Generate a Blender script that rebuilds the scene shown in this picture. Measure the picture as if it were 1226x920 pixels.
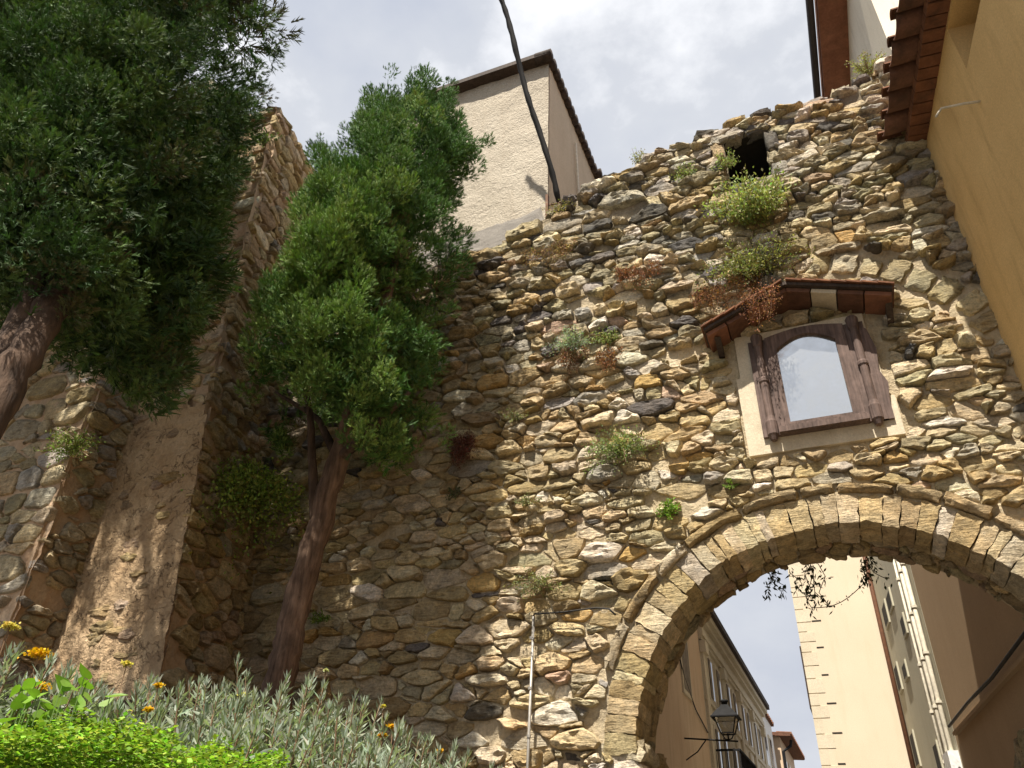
import bpy, bmesh, math, random
import numpy as np
from mathutils import Vector, Matrix, noise
random.seed(7); rng = np.random.default_rng(7)
for o in list(bpy.data.objects): bpy.data.objects.remove(o)
scene = bpy.context.scene
U = random.uniform
# ------------------------------------------------------------------ camera
PW, PH, PF = 1226., 920., 921.
PCX, PCY = PW/2, PH/2
_up = np.array([665-PCX, -934-PCY, PF]); _up /= np.linalg.norm(_up)
_s = np.array([1060-PCX, 1086-PCY, PF]); _s = _s-_s.dot(_up)*_up; _s /= np.linalg.norm(_s)
_x = np.cross(_s, _up); _x = _x if _x[0] > 0 else -_x
RM = np.array([_x, _s, _up])                     # world axes in (right, down, forward)
CAM = np.array([0., 0., 1.6])
def ray(px, py): return RM@np.array([px-PCX, py-PCY, PF])
def on_y(px, py, Y): d = ray(px, py); return CAM+d*(Y/d[1])
def on_x(px, py, X): d = ray(px, py); return CAM+d*(X/d[0])
def to_pix(p): c = RM.T@(np.asarray(p)-CAM); return c[0]/c[2]*PF+PCX, c[1]/c[2]*PF+PCY
cam = bpy.data.cameras.new('camera'); camo = bpy.data.objects.new('camera', cam)
scene.collection.objects.link(camo); scene.camera = camo
cam.sensor_width = 36; cam.sensor_fit = 'HORIZONTAL'; cam.lens = 36*PF/PW
cam.clip_start = 0.05; cam.clip_end = 2000
m4 = Matrix.Identity(4)
for i in range(3):
    m4[i][0] = RM[i, 0]; m4[i][1] = -RM[i, 1]; m4[i][2] = -RM[i, 2]; m4[i][3] = CAM[i]
camo.matrix_world = m4
# ------------------------------------------------------------------ world, sun, exposure
SUN_EL, SUN_AZ = math.radians(63), math.radians(-5)     # the sun stands high behind the camera
world = bpy.data.worlds.new('World'); scene.world = world; world.use_nodes = True
nt = world.node_tree; nt.nodes.clear()
def N(t, kind, **kw):
    n = t.nodes.new(kind)
    for k, v in kw.items(): setattr(n, k, v)
    return n
wo = N(nt, 'ShaderNodeOutputWorld'); bg = N(nt, 'ShaderNodeBackground'); bg.inputs[1].default_value = 0.098
sky = N(nt, 'ShaderNodeTexSky', sky_type='NISHITA'); sky.sun_disc = False
sky.sun_elevation = SUN_EL; sky.sun_rotation = math.pi-SUN_AZ
tc = N(nt, 'ShaderNodeTexCoord')
mp = N(nt, 'ShaderNodeMapping'); mp.inputs['Scale'].default_value = (1, 1, 1.6); mp.inputs['Location'].default_value = (.35, .2, .1)
n1 = N(nt, 'ShaderNodeTexNoise'); n1.inputs['Scale'].default_value = 2.6; n1.inputs['Detail'].default_value = 9; n1.inputs['Roughness'].default_value = .58
n2 = N(nt, 'ShaderNodeTexNoise'); n2.inputs['Scale'].default_value = 1.3; n2.inputs['Detail'].default_value = 5
nt.links.new(tc.outputs['Generated'], mp.inputs[0]); nt.links.new(mp.outputs[0], n1.inputs[0]); nt.links.new(mp.outputs[0], n2.inputs[0])
r1 = N(nt, 'ShaderNodeValToRGB'); e = r1.color_ramp.elements
e[0].position = .36; e[0].color = (3.0, 3.18, 3.62, 1); e[1].position = .68; e[1].color = (5.6, 5.65, 5.8, 1)
e2 = r1.color_ramp.elements.new(.54); e2.color = (3.5, 3.64, 3.95, 1)
r2 = N(nt, 'ShaderNodeValToRGB'); r2.color_ramp.elements[0].position = .3; r2.color_ramp.elements[0].color = (.72,)*3+(1,)
r2.color_ramp.elements[1].position = .5; r2.color_ramp.elements[1].color = (1,)*3+(1,)
mx = N(nt, 'ShaderNodeMix', data_type='RGBA')
nt.links.new(n1.outputs[0], r1.inputs[0]); nt.links.new(n2.outputs[0], r2.inputs[0])
nt.links.new(r2.outputs[0], mx.inputs['Factor']); nt.links.new(sky.outputs[0], mx.inputs['A']); nt.links.new(r1.outputs[0], mx.inputs['B'])
nt.links.new(mx.outputs['Result'], bg.inputs[0]); nt.links.new(bg.outputs[0], wo.inputs[0])
sl = bpy.data.lights.new('sun', 'SUN'); sl.energy = 5.0; sl.angle = math.radians(.6); sl.color = (1, .93, .82)
so = bpy.data.objects.new('sun', sl); scene.collection.objects.link(so)
tosun = Vector((math.sin(SUN_AZ)*math.cos(SUN_EL), -math.cos(SUN_AZ)*math.cos(SUN_EL), math.sin(SUN_EL)))
so.rotation_euler = tosun.to_track_quat('Z', 'Y').to_euler(); so.location = tosun*40
vs = scene.view_settings; vs.view_transform = 'Standard'; vs.look = 'None'; vs.gamma = 1; vs.use_curve_mapping = False
vs.exposure = 1.05
# ------------------------------------------------------------------ materials
MATS = {}
def new_mat(name):
    m = bpy.data.materials.new(name); m.use_nodes = True; t = m.node_tree; t.nodes.clear()
    o = N(t, 'ShaderNodeOutputMaterial'); b = N(t, 'ShaderNodeBsdfPrincipled'); t.links.new(b.outputs[0], o.inputs[0])
    b.inputs['Specular IOR Level'].default_value = .25
    MATS[name] = m; return m, t, b
def noise_n(t, scale, detail=6, rough=.6, vec=None, stretch=None):
    g = N(t, 'ShaderNodeNewGeometry'); src = vec or g.outputs['Position']
    if stretch:
        mpn = N(t, 'ShaderNodeMapping'); mpn.inputs['Scale'].default_value = stretch; t.links.new(src, mpn.inputs[0]); src = mpn.outputs[0]
    n = N(t, 'ShaderNodeTexNoise'); n.inputs['Scale'].default_value = scale; n.inputs['Detail'].default_value = detail; n.inputs['Roughness'].default_value = rough
    t.links.new(src, n.inputs['Vector']); return n
def ramp(t, src, stops):
    r = N(t, 'ShaderNodeValToRGB'); els = r.color_ramp.elements
    while len(els) < len(stops): els.new(.5)
    for e_, (p, c) in zip(els, stops):
        e_.position = p; e_.color = tuple(c)+(1,) if not isinstance(c, (int, float)) else (c, c, c, 1)
    t.links.new(src, r.inputs[0]); return r.outputs[0]
def mix(t, fac, a, b, mode='MIX'):
    n = N(t, 'ShaderNodeMix', data_type='RGBA', blend_type=mode)
    for s_, v in (('Factor', fac), ('A', a), ('B', b)):
        if hasattr(v, 'default_value'): t.links.new(v, n.inputs[s_])
        elif isinstance(v, (int, float)): n.inputs[s_].default_value = v if s_ == 'Factor' else (v, v, v, 1)
        else: n.inputs[s_].default_value = tuple(v)+(1,)
    return n.outputs['Result']
def bump(t, b, parts):
    prev = None
    for src, st, dist in parts:
        bn = N(t, 'ShaderNodeBump'); bn.inputs['Strength'].default_value = st; bn.inputs['Distance'].default_value = dist
        t.links.new(src, bn.inputs['Height'])
        if prev: t.links.new(prev, bn.inputs['Normal'])
        prev = bn.outputs[0]
    t.links.new(prev, b.inputs['Normal'])
def stone_mat(name, lay=(1, 1, 5)):
    m, t, b = new_mat(name)
    at = N(t, 'ShaderNodeAttribute', attribute_name='col')
    a = noise_n(t, 7, 8, .65); c = noise_n(t, 38, 8, .7); l = noise_n(t, 9, 8, .65, stretch=lay)
    k = mix(t, 1, at.outputs['Color'], ramp(t, a.outputs[0], [(.25, .62), (.5, 1.0), (.75, 1.35)]), 'MULTIPLY')
    k = mix(t, 1, k, ramp(t, c.outputs[0], [(.28, .55), (.5, 1.0), (.72, 1.3)]), 'MULTIPLY')
    k = mix(t, 1, k, ramp(t, l.outputs[0], [(.3, .7), (.5, 1.02), (.7, 1.2)]), 'MULTIPLY')
    h = noise_n(t, 4, 6, .7); hue = ramp(t, h.outputs[0], [(.42, (.98, 1.01, 1.0)), (.58, (1.03, 1., .9))])
    k = mix(t, 1, k, hue, 'MULTIPLY')
    lich = noise_n(t, 5.5, 9, .75); lf = ramp(t, lich.outputs[0], [(.5, 0), (.66, 1)])
    lm = N(t, 'ShaderNodeMath', operation='MULTIPLY'); t.links.new(lf, lm.inputs[0]); t.links.new(at.outputs['Alpha'], lm.inputs[1])
    k = mix(t, lm.outputs[0], k, (.055, .05, .042))
    pale = noise_n(t, 8.5, 8, .7); pf = ramp(t, pale.outputs[0], [(.6, 0), (.72, .55)])
    k = mix(t, pf, k, (.5, .45, .35))
    t.links.new(k, b.inputs['Base Color']); b.inputs['Roughness'].default_value = .92; b.inputs['Specular IOR Level'].default_value = .15
    f = noise_n(t, 70, 6, .7)
    bump(t, b, [(l.outputs[0], .85, .06), (a.outputs[0], .6, .05), (c.outputs[0], .7, .02), (f.outputs[0], .5, .006)])
    return m
stone_mat('stone')
def plaster_mat(name, c0, c1, rough_scale=60, rough_d=.004, big=1.6, strength=.6, dirt=None, spec=.15):
    m, t, b = new_mat(name)
    a = noise_n(t, big, 8, .62); c = noise_n(t, rough_scale, 6, .65); d = noise_n(t, 12, 6, .6)
    k = ramp(t, a.outputs[0], [(.3, c0), (.7, c1)])
    k = mix(t, 1, k, ramp(t, c.outputs[0], [(.3, .82), (.7, 1.12)]), 'MULTIPLY')
    if dirt:
        s = noise_n(t, 2.2, 7, .7, stretch=(2.2, 2.2, .35)); k = mix(t, ramp(t, s.outputs[0], [(.5, 0), (.75, dirt[1])]), k, dirt[0])
    t.links.new(k, b.inputs['Base Color']); b.inputs['Roughness'].default_value = .93; b.inputs['Specular IOR Level'].default_value = spec
    bump(t, b, [(d.outputs[0], strength*.5, rough_d*3), (c.outputs[0], strength, rough_d)])
    return m
mm = plaster_mat('mortar', (.43, .345, .215), (.6, .5, .345), 34, .024, 2.2, 1., ((.2, .15, .1), .55))
t_ = mm.node_tree; b_ = [n for n in t_.nodes if n.type == 'BSDF_PRINCIPLED'][0]; src_ = b_.inputs['Base Color'].links[0].from_socket
g_ = N(t_, 'ShaderNodeNewGeometry'); sx_ = N(t_, 'ShaderNodeSeparateXYZ'); t_.links.new(g_.outputs['Position'], sx_.inputs[0])
mr_ = N(t_, 'ShaderNodeMapRange'); mr_.inputs[1].default_value = 6.0; mr_.inputs[2].default_value = 9.8; mr_.inputs[4].default_value = .3; t_.links.new(sx_.outputs['Z'], mr_.inputs[0])
ad_ = N(t_, 'ShaderNodeMath', operation='ADD'); wn_ = noise_n(t_, 3.2, 8, .7); t_.links.new(mr_.outputs[0], ad_.inputs[0]); t_.links.new(wn_.outputs[0], ad_.inputs[1])
t_.links.new(mix(t_, ramp(t_, ad_.outputs[0], [(.52, 0), (.85, .8)]), src_, (.13, .11, .085)), b_.inputs['Base Color'])   # old lichen crust on the weathered top
plaster_mat('mortar_dark', (.2, .15, .1), (.34, .26, .17), 45, .012, 2.2, .9, ((.08, .065, .05), .7))
pm_ = plaster_mat('tower_plaster', (.44, .3, .17), (.62, .46, .29), 24, .022, 2.4, 1.)
t_ = pm_.node_tree; b_ = [n for n in t_.nodes if n.type == 'BSDF_PRINCIPLED'][0]; src_ = b_.inputs['Base Color'].links[0].from_socket; nb_ = b_.inputs['Normal'].links[0].from_socket
wp_ = noise_n(t_, 3.0, 5, .6, stretch=(1, 1, 1)); g_ = N(t_, 'ShaderNodeNewGeometry'); va_ = N(t_, 'ShaderNodeVectorMath', operation='ADD'); t_.links.new(g_.outputs['Position'], va_.inputs[0]); t_.links.new(wp_.outputs['Color'], va_.inputs[1])
ms_ = N(t_, 'ShaderNodeMapping'); ms_.inputs['Scale'].default_value = (1, 1, 1.9); t_.links.new(va_.outputs[0], ms_.inputs[0])
vo_ = N(t_, 'ShaderNodeTexVoronoi', feature='DISTANCE_TO_EDGE'); vo_.inputs['Scale'].default_value = 1.7; t_.links.new(ms_.outputs[0], vo_.inputs['Vector'])
crk_ = ramp(t_, vo_.outputs['Distance'], [(.0, .25), (.016, 1)]); pt_ = noise_n(t_, 2.6, 6, .7)
c_ = mix(t_, ramp(t_, pt_.outputs[0], [(.52, 0), (.62, .35)]), src_, (.24, .15, .085)); c_ = mix(t_, crk_, (.14, .09, .055), c_)
t_.links.new(c_, b_.inputs['Base Color']); bb_ = N(t_, 'ShaderNodeBump'); bb_.inputs['Strength'].default_value = .9; bb_.inputs['Distance'].default_value = .03
t_.links.new(crk_, bb_.inputs['Height']); t_.links.new(nb_, bb_.inputs['Normal']); t_.links.new(bb_.outputs[0], b_.inputs['Normal'])
plaster_mat('tower_mortar', (.42, .29, .185), (.56, .43, .3), 35, .014, 1.8, .9, ((.42, .22, .1), .7))
plaster_mat('rough_render', (.4, .35, .275), (.49, .435, .35), 30, .03, 1.2, .8, ((.33, .27, .2), .5))
plaster_mat('side_render', (.5, .41, .3), (.58, .48, .36), 60, .004, 1.2, .4, ((.4, .31, .22), .4))
plaster_mat('grey_cap', (.11, .1, .088), (.22, .2, .175), 30, .02, 3, .9, ((.12, .11, .1), .6))
plaster_mat('yellow_plaster', (.64, .425, .18), (.76, .525, .235), 70, .003, 1.1, .4, ((.4, .24, .09), .6))
plaster_mat('niche_plaster', (.5, .42, .3), (.66, .58, .44), 60, .005, 3, .6, ((.36, .28, .18), .5))
plaster_mat('beige_plaster', (.62, .525, .395), (.68, .585, .45), 80, .002, .6, .25, ((.55, .43, .29), .3))
plaster_mat('green_plaster', (.44, .41, .31), (.5, .47, .36), 80, .002, .8, .3, ((.34, .3, .21), .4))
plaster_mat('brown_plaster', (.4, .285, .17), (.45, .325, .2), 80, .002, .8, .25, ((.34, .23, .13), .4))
plaster_mat('pink_plaster', (.56, .41, .28), (.64, .5, .36), 60, .003, .9, .4, ((.36, .24, .16), .6))
plaster_mat('cream_facade', (.68, .61, .48), (.76, .7, .57), 80, .002, .9, .3, ((.46, .4, .3), .5))
plaster_mat('trim_stone', (.56, .49, .37), (.66, .59, .46), 60, .003, 1.5, .4)
plaster_mat('white_paint', (.72, .7, .66), (.78, .76, .72), 60, .002, 1.5, .3)
plaster_mat('terracotta', (.3, .115, .055), (.46, .2, .1), 25, .006, 5, .7, ((.1, .06, .04), .8))
plaster_mat('dark_terracotta', (.13, .06, .035), (.24, .11, .06), 25, .006, 6, .7, ((.05, .035, .03), .8))
plaster_mat('brown_soffit', (.2, .09, .055), (.3, .14, .085), 25, .006, 4, .6, ((.1, .06, .04), .7))
plaster_mat('old_terracotta', (.1, .052, .035), (.19, .095, .062), 25, .008, 6, .8, ((.06, .04, .03), .9))
plaster_mat('cobble_ground', (.09, .083, .072), (.15, .138, .12), 30, .01, 2, .6)
plaster_mat('soil', (.09, .065, .04), (.16, .12, .08), 30, .02, 3, 1.)
def wood_mat(name, c0, c1, st=(1, 1, .08), sc=40, rough=.8):
    m, t, b = new_mat(name)
    a = noise_n(t, sc, 6, .65, stretch=st); c = noise_n(t, 6, 6, .6)
    k = ramp(t, a.outputs[0], [(.3, c0), (.7, c1)])
    k = mix(t, 1, k, ramp(t, c.outputs[0], [(.3, .65), (.7, 1.3)]), 'MULTIPLY')
    t.links.new(k, b.inputs['Base Color']); b.inputs['Roughness'].default_value = rough
    bump(t, b, [(a.outputs[0], 1., .018 if 'bark' in name else .006), (c.outputs[0], .4, .015)]); return m
wood_mat('shrine_wood', (.068, .046, .039), (.18, .125, .105), rough=.8)
wood_mat('dark_wood', (.03, .022, .017), (.075, .052, .04))
wood_mat('bark', (.032, .021, .015), (.13, .083, .056), (1, 1, .1), 24, .95)
wood_mat('bark_trunk', (.06, .036, .024), (.22, .14, .095), (1, 1, .09), 26, .95)
wood_mat('bark_light', (.13, .085, .05), (.3, .2, .125), (1, 1, .2), 22, .95)
wood_mat('shutter_wood', (.16, .13, .1), (.24, .2, .15))
def plain(name, c, rough=.6, metal=0., spec=.3, var=.25):
    m, t, b = new_mat(name); a = noise_n(t, 14, 6, .65)
    t.links.new(mix(t, 1, c, ramp(t, a.outputs[0], [(.3, 1-var), (.7, 1+var)]), 'MULTIPLY'), b.inputs['Base Color'])
    b.inputs['Roughness'].default_value = rough; b.inputs['Metallic'].default_value = metal; b.inputs['Specular IOR Level'].default_value = spec; return m
plain('black_metal', (.016, .016, .017), .75, 0, .12); plain('rust_metal', (.16, .085, .05), .8, .2); plain('grey_metal', (.33, .31, .28), .55, .5)
plain('cable_black', (.022, .02, .018), .7); plain('brown_metal', (.15, .07, .04), .5); plain('pipe_cream', (.62, .57, .46), .5)
plain('glass_dark', (.04, .045, .05), .12, 0, .5, .1); plain('hollow_shade', (.03, .026, .022), .95); plain('gutter', (.035, .03, .028), .45)  # the fully rough black paints the shade inside hollows
plain('stalk_green', (.12, .2, .05), .7); plain('pipe_white', (.7, .7, .68), .5)
def mirror_mat():
    m, t, b = new_mat('old_glass')
    a = noise_n(t, 60, 8, .7); c = noise_n(t, 9, 6, .6)
    b.inputs['Metallic'].default_value = .9
    t.links.new(mix(t, ramp(t, c.outputs[0], [(.35, 0), (.75, .8)]), (.74, .75, .74), (.58, .59, .58)), b.inputs['Base Color'])
    t.links.new(ramp(t, c.outputs[0], [(.4, .1), (.75, .2)]), b.inputs['Roughness'])
mirror_mat()
def lamp_glass():
    m, t, b = new_mat('lantern_glass'); b.inputs['Base Color'].default_value = (.75, .72, .62, 1)
    b.inputs['Transmission Weight'].default_value = .85; b.inputs['Roughness'].default_value = .25; b.inputs['IOR'].default_value = 1.1
lamp_glass()
def leaf_mat(name, trans=.35, rough=.6):
    m, t, b = new_mat(name); o = [n for n in t.nodes if n.type == 'OUTPUT_MATERIAL'][0]
    at = N(t, 'ShaderNodeAttribute', attribute_name='col'); t.links.new(at.outputs['Color'], b.inputs['Base Color']); b.inputs['Roughness'].default_value = rough
    tr = N(t, 'ShaderNodeBsdfTranslucent'); t.links.new(mix(t, 1, at.outputs['Color'], (1.1, 1.25, .6), 'MULTIPLY'), tr.inputs[0])
    ms = N(t, 'ShaderNodeMixShader'); ms.inputs[0].default_value = trans
    t.links.new(b.outputs[0], ms.inputs[1]); t.links.new(tr.outputs[0], ms.inputs[2]); t.links.new(ms.outputs[0], o.inputs[0])
leaf_mat('leaf'); leaf_mat('needle', .1, .7); leaf_mat('dry', .25, .8)
# ------------------------------------------------------------------ object helpers
COL = scene.collection
WL = {}
def thing(name, label, cat, loc=(0, 0, 0), group=None):
    o = bpy.data.objects.new(name, None); COL.objects.link(o); o.location = loc; o.empty_display_size = .1
    o['label'] = label; o['category'] = cat
    if group: o['group'] = group
    WL[o] = np.array(loc, float); return o
def tag(o, label, cat, group=None):
    o['label'] = label; o['category'] = cat
    if group: o['group'] = group
    return o
def link_mesh(name, me, mat, parent, origin):
    o = bpy.data.objects.new(name, me); COL.objects.link(o)
    if mat: me.materials.append(MATS[mat])
    origin = np.array(origin, float); WL[o] = origin
    if parent is not None: o.parent = parent; o.location = origin-WL[parent]
    else: o.location = origin
    return o
def obj(name, verts, faces, mat, parent=None, smooth=False, col=None, origin=None, sharp=0):
    """one mesh object; verts in world metres"""
    V = np.asarray(verts, float)
    if origin is None: origin = WL[parent] if parent is not None else (V.min(0)+V.max(0))/2*np.array([1, 1, 0])+np.array([0, 0, V[:, 2].min()])
    me = bpy.data.meshes.new(name); V = V-np.array(origin)
    if isinstance(faces, np.ndarray):
        n, k = faces.shape
        me.vertices.add(len(V)); me.vertices.foreach_set('co', V.ravel())
        me.loops.add(n*k); me.loops.foreach_set('vertex_index', faces.ravel().astype(np.int32))
        me.polygons.add(n); me.polygons.foreach_set('loop_start', np.arange(0, n*k, k, dtype=np.int32))
        me.update(calc_edges=True)
    else:
        me.from_pydata(V.tolist(), [], faces)
    if col is not None:
        ca = me.attributes.new('col', 'FLOAT_COLOR', 'POINT'); c = np.asarray(col, float)
        if c.ndim == 1: c = np.tile(c, (len(V), 1))
        if c.shape[1] == 3: c = np.c_[c, np.zeros(len(c))]
        ca.data.foreach_set('color', c.ravel())
    if smooth: me.polygons.foreach_set('use_smooth', np.ones(len(me.polygons), bool))
    if mat == 'stone': me.set_sharp_from_angle(angle=math.radians(34))
    return link_mesh(name, me, mat, parent, origin)
class MB:
    """collects shapes for ONE mesh"""
    def __init__(s): s.v = []; s.f = []
    def add(s, v, f):
        n = len(s.v); s.v += [tuple(map(float, p)) for p in v]; s.f += [tuple(i+n for i in q) for q in f]; return s
    def box(s, x0, x1, y0, y1, z0, z1):
        return s.add([(x, y, z) for z in (z0, z1) for y in (y0, y1) for x in (x0, x1)], [(0, 2, 3, 1), (4, 5, 7, 6), (0, 1, 5, 4), (2, 6, 7, 3), (0, 4, 6, 2), (1, 3, 7, 5)])
    def hexa(s, p): return s.add(p, [(0, 3, 2, 1), (4, 5, 6, 7), (0, 1, 5, 4), (1, 2, 6, 5), (2, 3, 7, 6), (3, 0, 4, 7)])
    def prism(s, poly, a, b):      # poly: list of 3-vectors, extruded by vector b-a
        n = len(poly); d = np.array(b)-np.array(a)
        return s.add([np.array(p) for p in poly]+[np.array(p)+d for p in poly], [tuple(range(n))[::-1], tuple(range(n, 2*n))]+[(i, (i+1) % n, (i+1) % n+n, i+n) for i in range(n)])
    def tube(s, pts, rad, n=8, jit=0., caps=True):
        P = [np.array(p, float) for p in pts]; m = len(P); R = rad if hasattr(rad, '__len__') else [rad]*m
        v = []; ref = None
        for i in range(m):
            t = P[min(i+1, m-1)]-P[max(i-1, 0)]; t /= np.linalg.norm(t)+1e-9
            if ref is None: ref = np.cross(t, [0, 0, 1] if abs(t[2]) < .9 else [1, 0, 0])
            ref = ref-ref.dot(t)*t; ref /= np.linalg.norm(ref); b = np.cross(t, ref)
            for k in range(n):
                a = 2*math.pi*k/n; rr = R[i]*(1+U(-jit, jit)); v.append(P[i]+rr*(math.cos(a)*ref+math.sin(a)*b))
        f = [(i*n+k, i*n+(k+1) % n, (i+1)*n+(k+1) % n, (i+1)*n+k) for i in range(m-1) for k in range(n)]
        if caps: f += [tuple(range(n))[::-1], tuple(range((m-1)*n, m*n))]
        return s.add(v, f)
    def build(s, name, mat, parent=None, smooth=False, col=None, origin=None): return obj(name, s.v, s.f, mat, parent, smooth, col, origin)
def struct(o): o['kind'] = 'structure'; return o
def stuff(o): o['kind'] = 'stuff'; return o
# ------------------------------------------------------------------ rubble masonry
def clip(poly, nx, ny, c):     # keep nx*x+ny*y<=c
    out = []; n = len(poly)
    for i in range(n):
        p, q = poly[i], poly[(i+1) % n]; dp = nx*p[0]+ny*p[1]-c; dq = nx*q[0]+ny*q[1]-c
        if dp <= 0: out.append(p)
        if (dp < 0 < dq) or (dq < 0 < dp):
            t = dp/(dp-dq); out.append((p[0]+t*(q[0]-p[0]), p[1]+t*(q[1]-p[1])))
    return out
def resample(poly, n):
    P = np.array(poly+[poly[0]]); L = np.r_[0, np.cumsum(np.linalg.norm(np.diff(P, axis=0), axis=1))]
    s = (np.arange(n)+.5)/n*L[-1]; return np.c_[np.interp(s, L, P[:, 0]), np.interp(s, L, P[:, 1])]
def rubble_cells(u0, u1, v0, v1, rowh, asp, keep, forbid=None, k=1.75, gap=(.006, .018), wob=.0, size_f=None):
    seeds = []; v = v0
    while v < v1:
        h = U(*rowh); u = u0+U(-.2, .2)
        ph = U(0, 6.28)
        while u < u1:
            w = h*U(*asp); q = v+h*.5+h*U(-.42, .42)+wob*math.sin(u*1.3+ph)
            if size_f and random.random() < .5*size_f(u, v): w *= 1.5
            seeds.append((u+w/2, q, U(-.9, 1.3)*h*h)); u += w
            if random.random() < .3: seeds.append((u+U(-.1, .1)*w, q+h*U(.3, .6), -.5*h*h))
        v += h*.93
    S = np.array(seeds); out = []
    Sk = S.copy(); Sk[:, 1] *= k
    for i in range(len(S)):
        if not keep(S[i, 0], S[i, 1]): continue
        d = Sk[:, :2]-Sk[i, :2]; d2 = (d*d).sum(1); idx = np.argsort(d2)[1:22]
        R = .36; R2 = .15*k; poly = [(-R, -R2), (R, -R2), (R, R2), (-R, R2)]; g = U(*gap)
        for j in idx:
            L = math.sqrt(d2[j])
            if L < 1e-4: continue
            c = (d2[j]+(Sk[i, 2]-Sk[j, 2])*1.2)/2/L-g*(1+.6*abs(d[j, 1])/L)
            poly = clip(poly, d[j, 0]/L, d[j, 1]/L, c)
            if len(poly) < 3: break
        if len(poly) < 3: continue
        P = [(S[i, 0]+p[0], S[i, 1]+p[1]/k) for p in poly]
        A = .5*sum(P[a][0]*P[(a+1) % len(P)][1]-P[(a+1) % len(P)][0]*P[a][1] for a in range(len(P)))
        if A < .0012 or random.random() < .02: continue
        ctr = np.mean(P, axis=0)
        Q = []                                              # one corner-cutting pass
        for a in range(len(P)):
            p, q = np.array(P[a]), np.array(P[(a+1) % len(P)]); r = U(.02, .15); Q += [tuple(p+(q-p)*r), tuple(q+(p-q)*r)]
        T = resample(Q, 16)
        T += rng.normal(0, .0045, T.shape)
        if forbid:
            for a in range(len(T)):
                n_ = 0
                while forbid(*T[a]) and n_ < 14: T[a] = T[a]*.88+ctr*.12; n_ += 1
            if forbid(*ctr): continue
        out.append((T, ctr, A))
    return out
def stone_geo(T, ctr, depth, fmap, tilt=.25, boxy=.5, sink=.035):
    """domed, tilted, uneven stone over outline T; fmap(u,v,d)->xyz"""
    n = len(T); tx, ty = U(-tilt, tilt), U(-tilt, tilt); ext = np.abs(T-ctr).max(0)+1e-6
    prof = [(1.0, -sink), (.995, depth*(.25+.35*boxy)), (.95-.05*(1-boxy), depth*(.68+.24*boxy)), (.8, depth*(.9+.1*boxy)), (.55, depth*1.0), (.28, depth*1.0)]
    v = []; ph = U(0, 100)
    for s, d in prof:
        for p in T:
            q = ctr+(p-ctr)*s; rel = (q-ctr)/ext
            dd = d if d < 0 else d*(1+tx*rel[0]+(ty-.12)*rel[1])+(depth*.3*noise.noise((q[0]*13+ph, q[1]*18, ph))+(.006+.2*depth)*noise.noise((q[0]*5+ph, q[1]*48, ph)))*(1 if s < .98 else .6)
            v.append(fmap(q[0], q[1], dd))
    v.append(fmap(ctr[0], ctr[1], depth*1.02))
    f = [(i*n+k, i*n+(k+1) % n, (i+1)*n+(k+1) % n, (i+1)*n+k) for i in range(len(prof)-1) for k in range(n)]
    c = len(v)-1; f += [((len(prof)-1)*n+k, (len(prof)-1)*n+(k+1) % n, c) for k in range(n)]
    return v, f
def emit_stones(parent, items, mat, limit, name='stone', rest='small_stones'):
    """items: (verts, faces, colour rgba, score); the largest become parts, the rest one stuff part"""
    items.sort(key=lambda t: -t[3])
    for v, f, c, s in items[:limit]:
        V = np.array(v); obj(name, V, f, mat, parent, True, c, origin=V.mean(0))
    mb = MB(); cols = []
    for v, f, c, s in items[limit:]: mb.add(v, f); cols += [c]*len(v)
    if mb.v: stuff(obj(rest, mb.v, mb.f, mat, parent, True, np.array(cols)))
def pick(pal):
    r = random.random()*sum(p[0] for p in pal)
    for w, c, l in pal:
        r -= w
        if r <= 0: break
    g = U(.8, 1.2); return (c[0]*g*U(.97, 1.05), c[1]*g*.978, c[2]*g*U(.9, 1.1), min(1, l*U(.4, 1.5)))
def blend(a, b, t): return [(x[0]*(1-t)+y[0]*t, x[1], x[2]) if x[1] == y[1] else x for x, y in zip(a, b)]
OC, BE, GB, GR, OR, DK, PA, PK, OL = (.49, .39, .225), (.56, .475, .32), (.39, .3, .165), (.4, .365, .3), (.5, .345, .15), (.15, .138, .122), (.65, .59, .46), (.43, .32, .22), (.41, .36, .235)
LOW = [(.34, OC, .25), (.34, BE, .2), (.14, GB, .3), (.05, GR, .4), (.03, OR, .1), (.012, DK, .3), (.07, PA, .1), (.02, PK, .1), (.08, OL, .35)]
HIGH = [(.1, OC, .9), (.18, BE, .8), (.1, GB, 1.), (.26, GR, 1.), (.004, OR, .3), (.15, DK, .8), (.11, PA, .5), (.01, PK, .3), (.26, OL, 1.)]
def gate_pal(x, z):
    t = min(1, max(0, (z-5.6)/2.8+.25*noise.noise((x*.7, z*.7, 3)))); return [(a[0]*(1-t)+b[0]*t, a[1], a[2]*(1-t)+b[2]*t) for a, b in zip(LOW, HIGH)]
def grid_sheet(fmap, u0, u1, v0, v1, step, amp, keep=None, seed=0.):
    nu = max(2, int((u1-u0)/step)); nv = max(2, int((v1-v0)/step)); V = []; idx = {}; F = []
    us = np.linspace(u0, u1, nu+1); vs_ = np.linspace(v0, v1, nv+1)
    def vid(i, j):
        if (i, j) not in idx:
            u, v = us[i], vs_[j]; d = amp*(noise.noise((u*3+seed, v*3, seed))*.6+noise.noise((u*11, v*11+seed, seed))*.5)
            idx[i, j] = len(V); V.append(fmap(u, v, d))
        return idx[i, j]
    for i in range(nu):
        for j in range(nv):
            if keep is None or keep((us[i]+us[i+1])/2, (vs_[j]+vs_[j+1])/2): F.append((vid(i, j), vid(i+1, j), vid(i+1, j+1), vid(i, j+1)))
    return V, F
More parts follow.
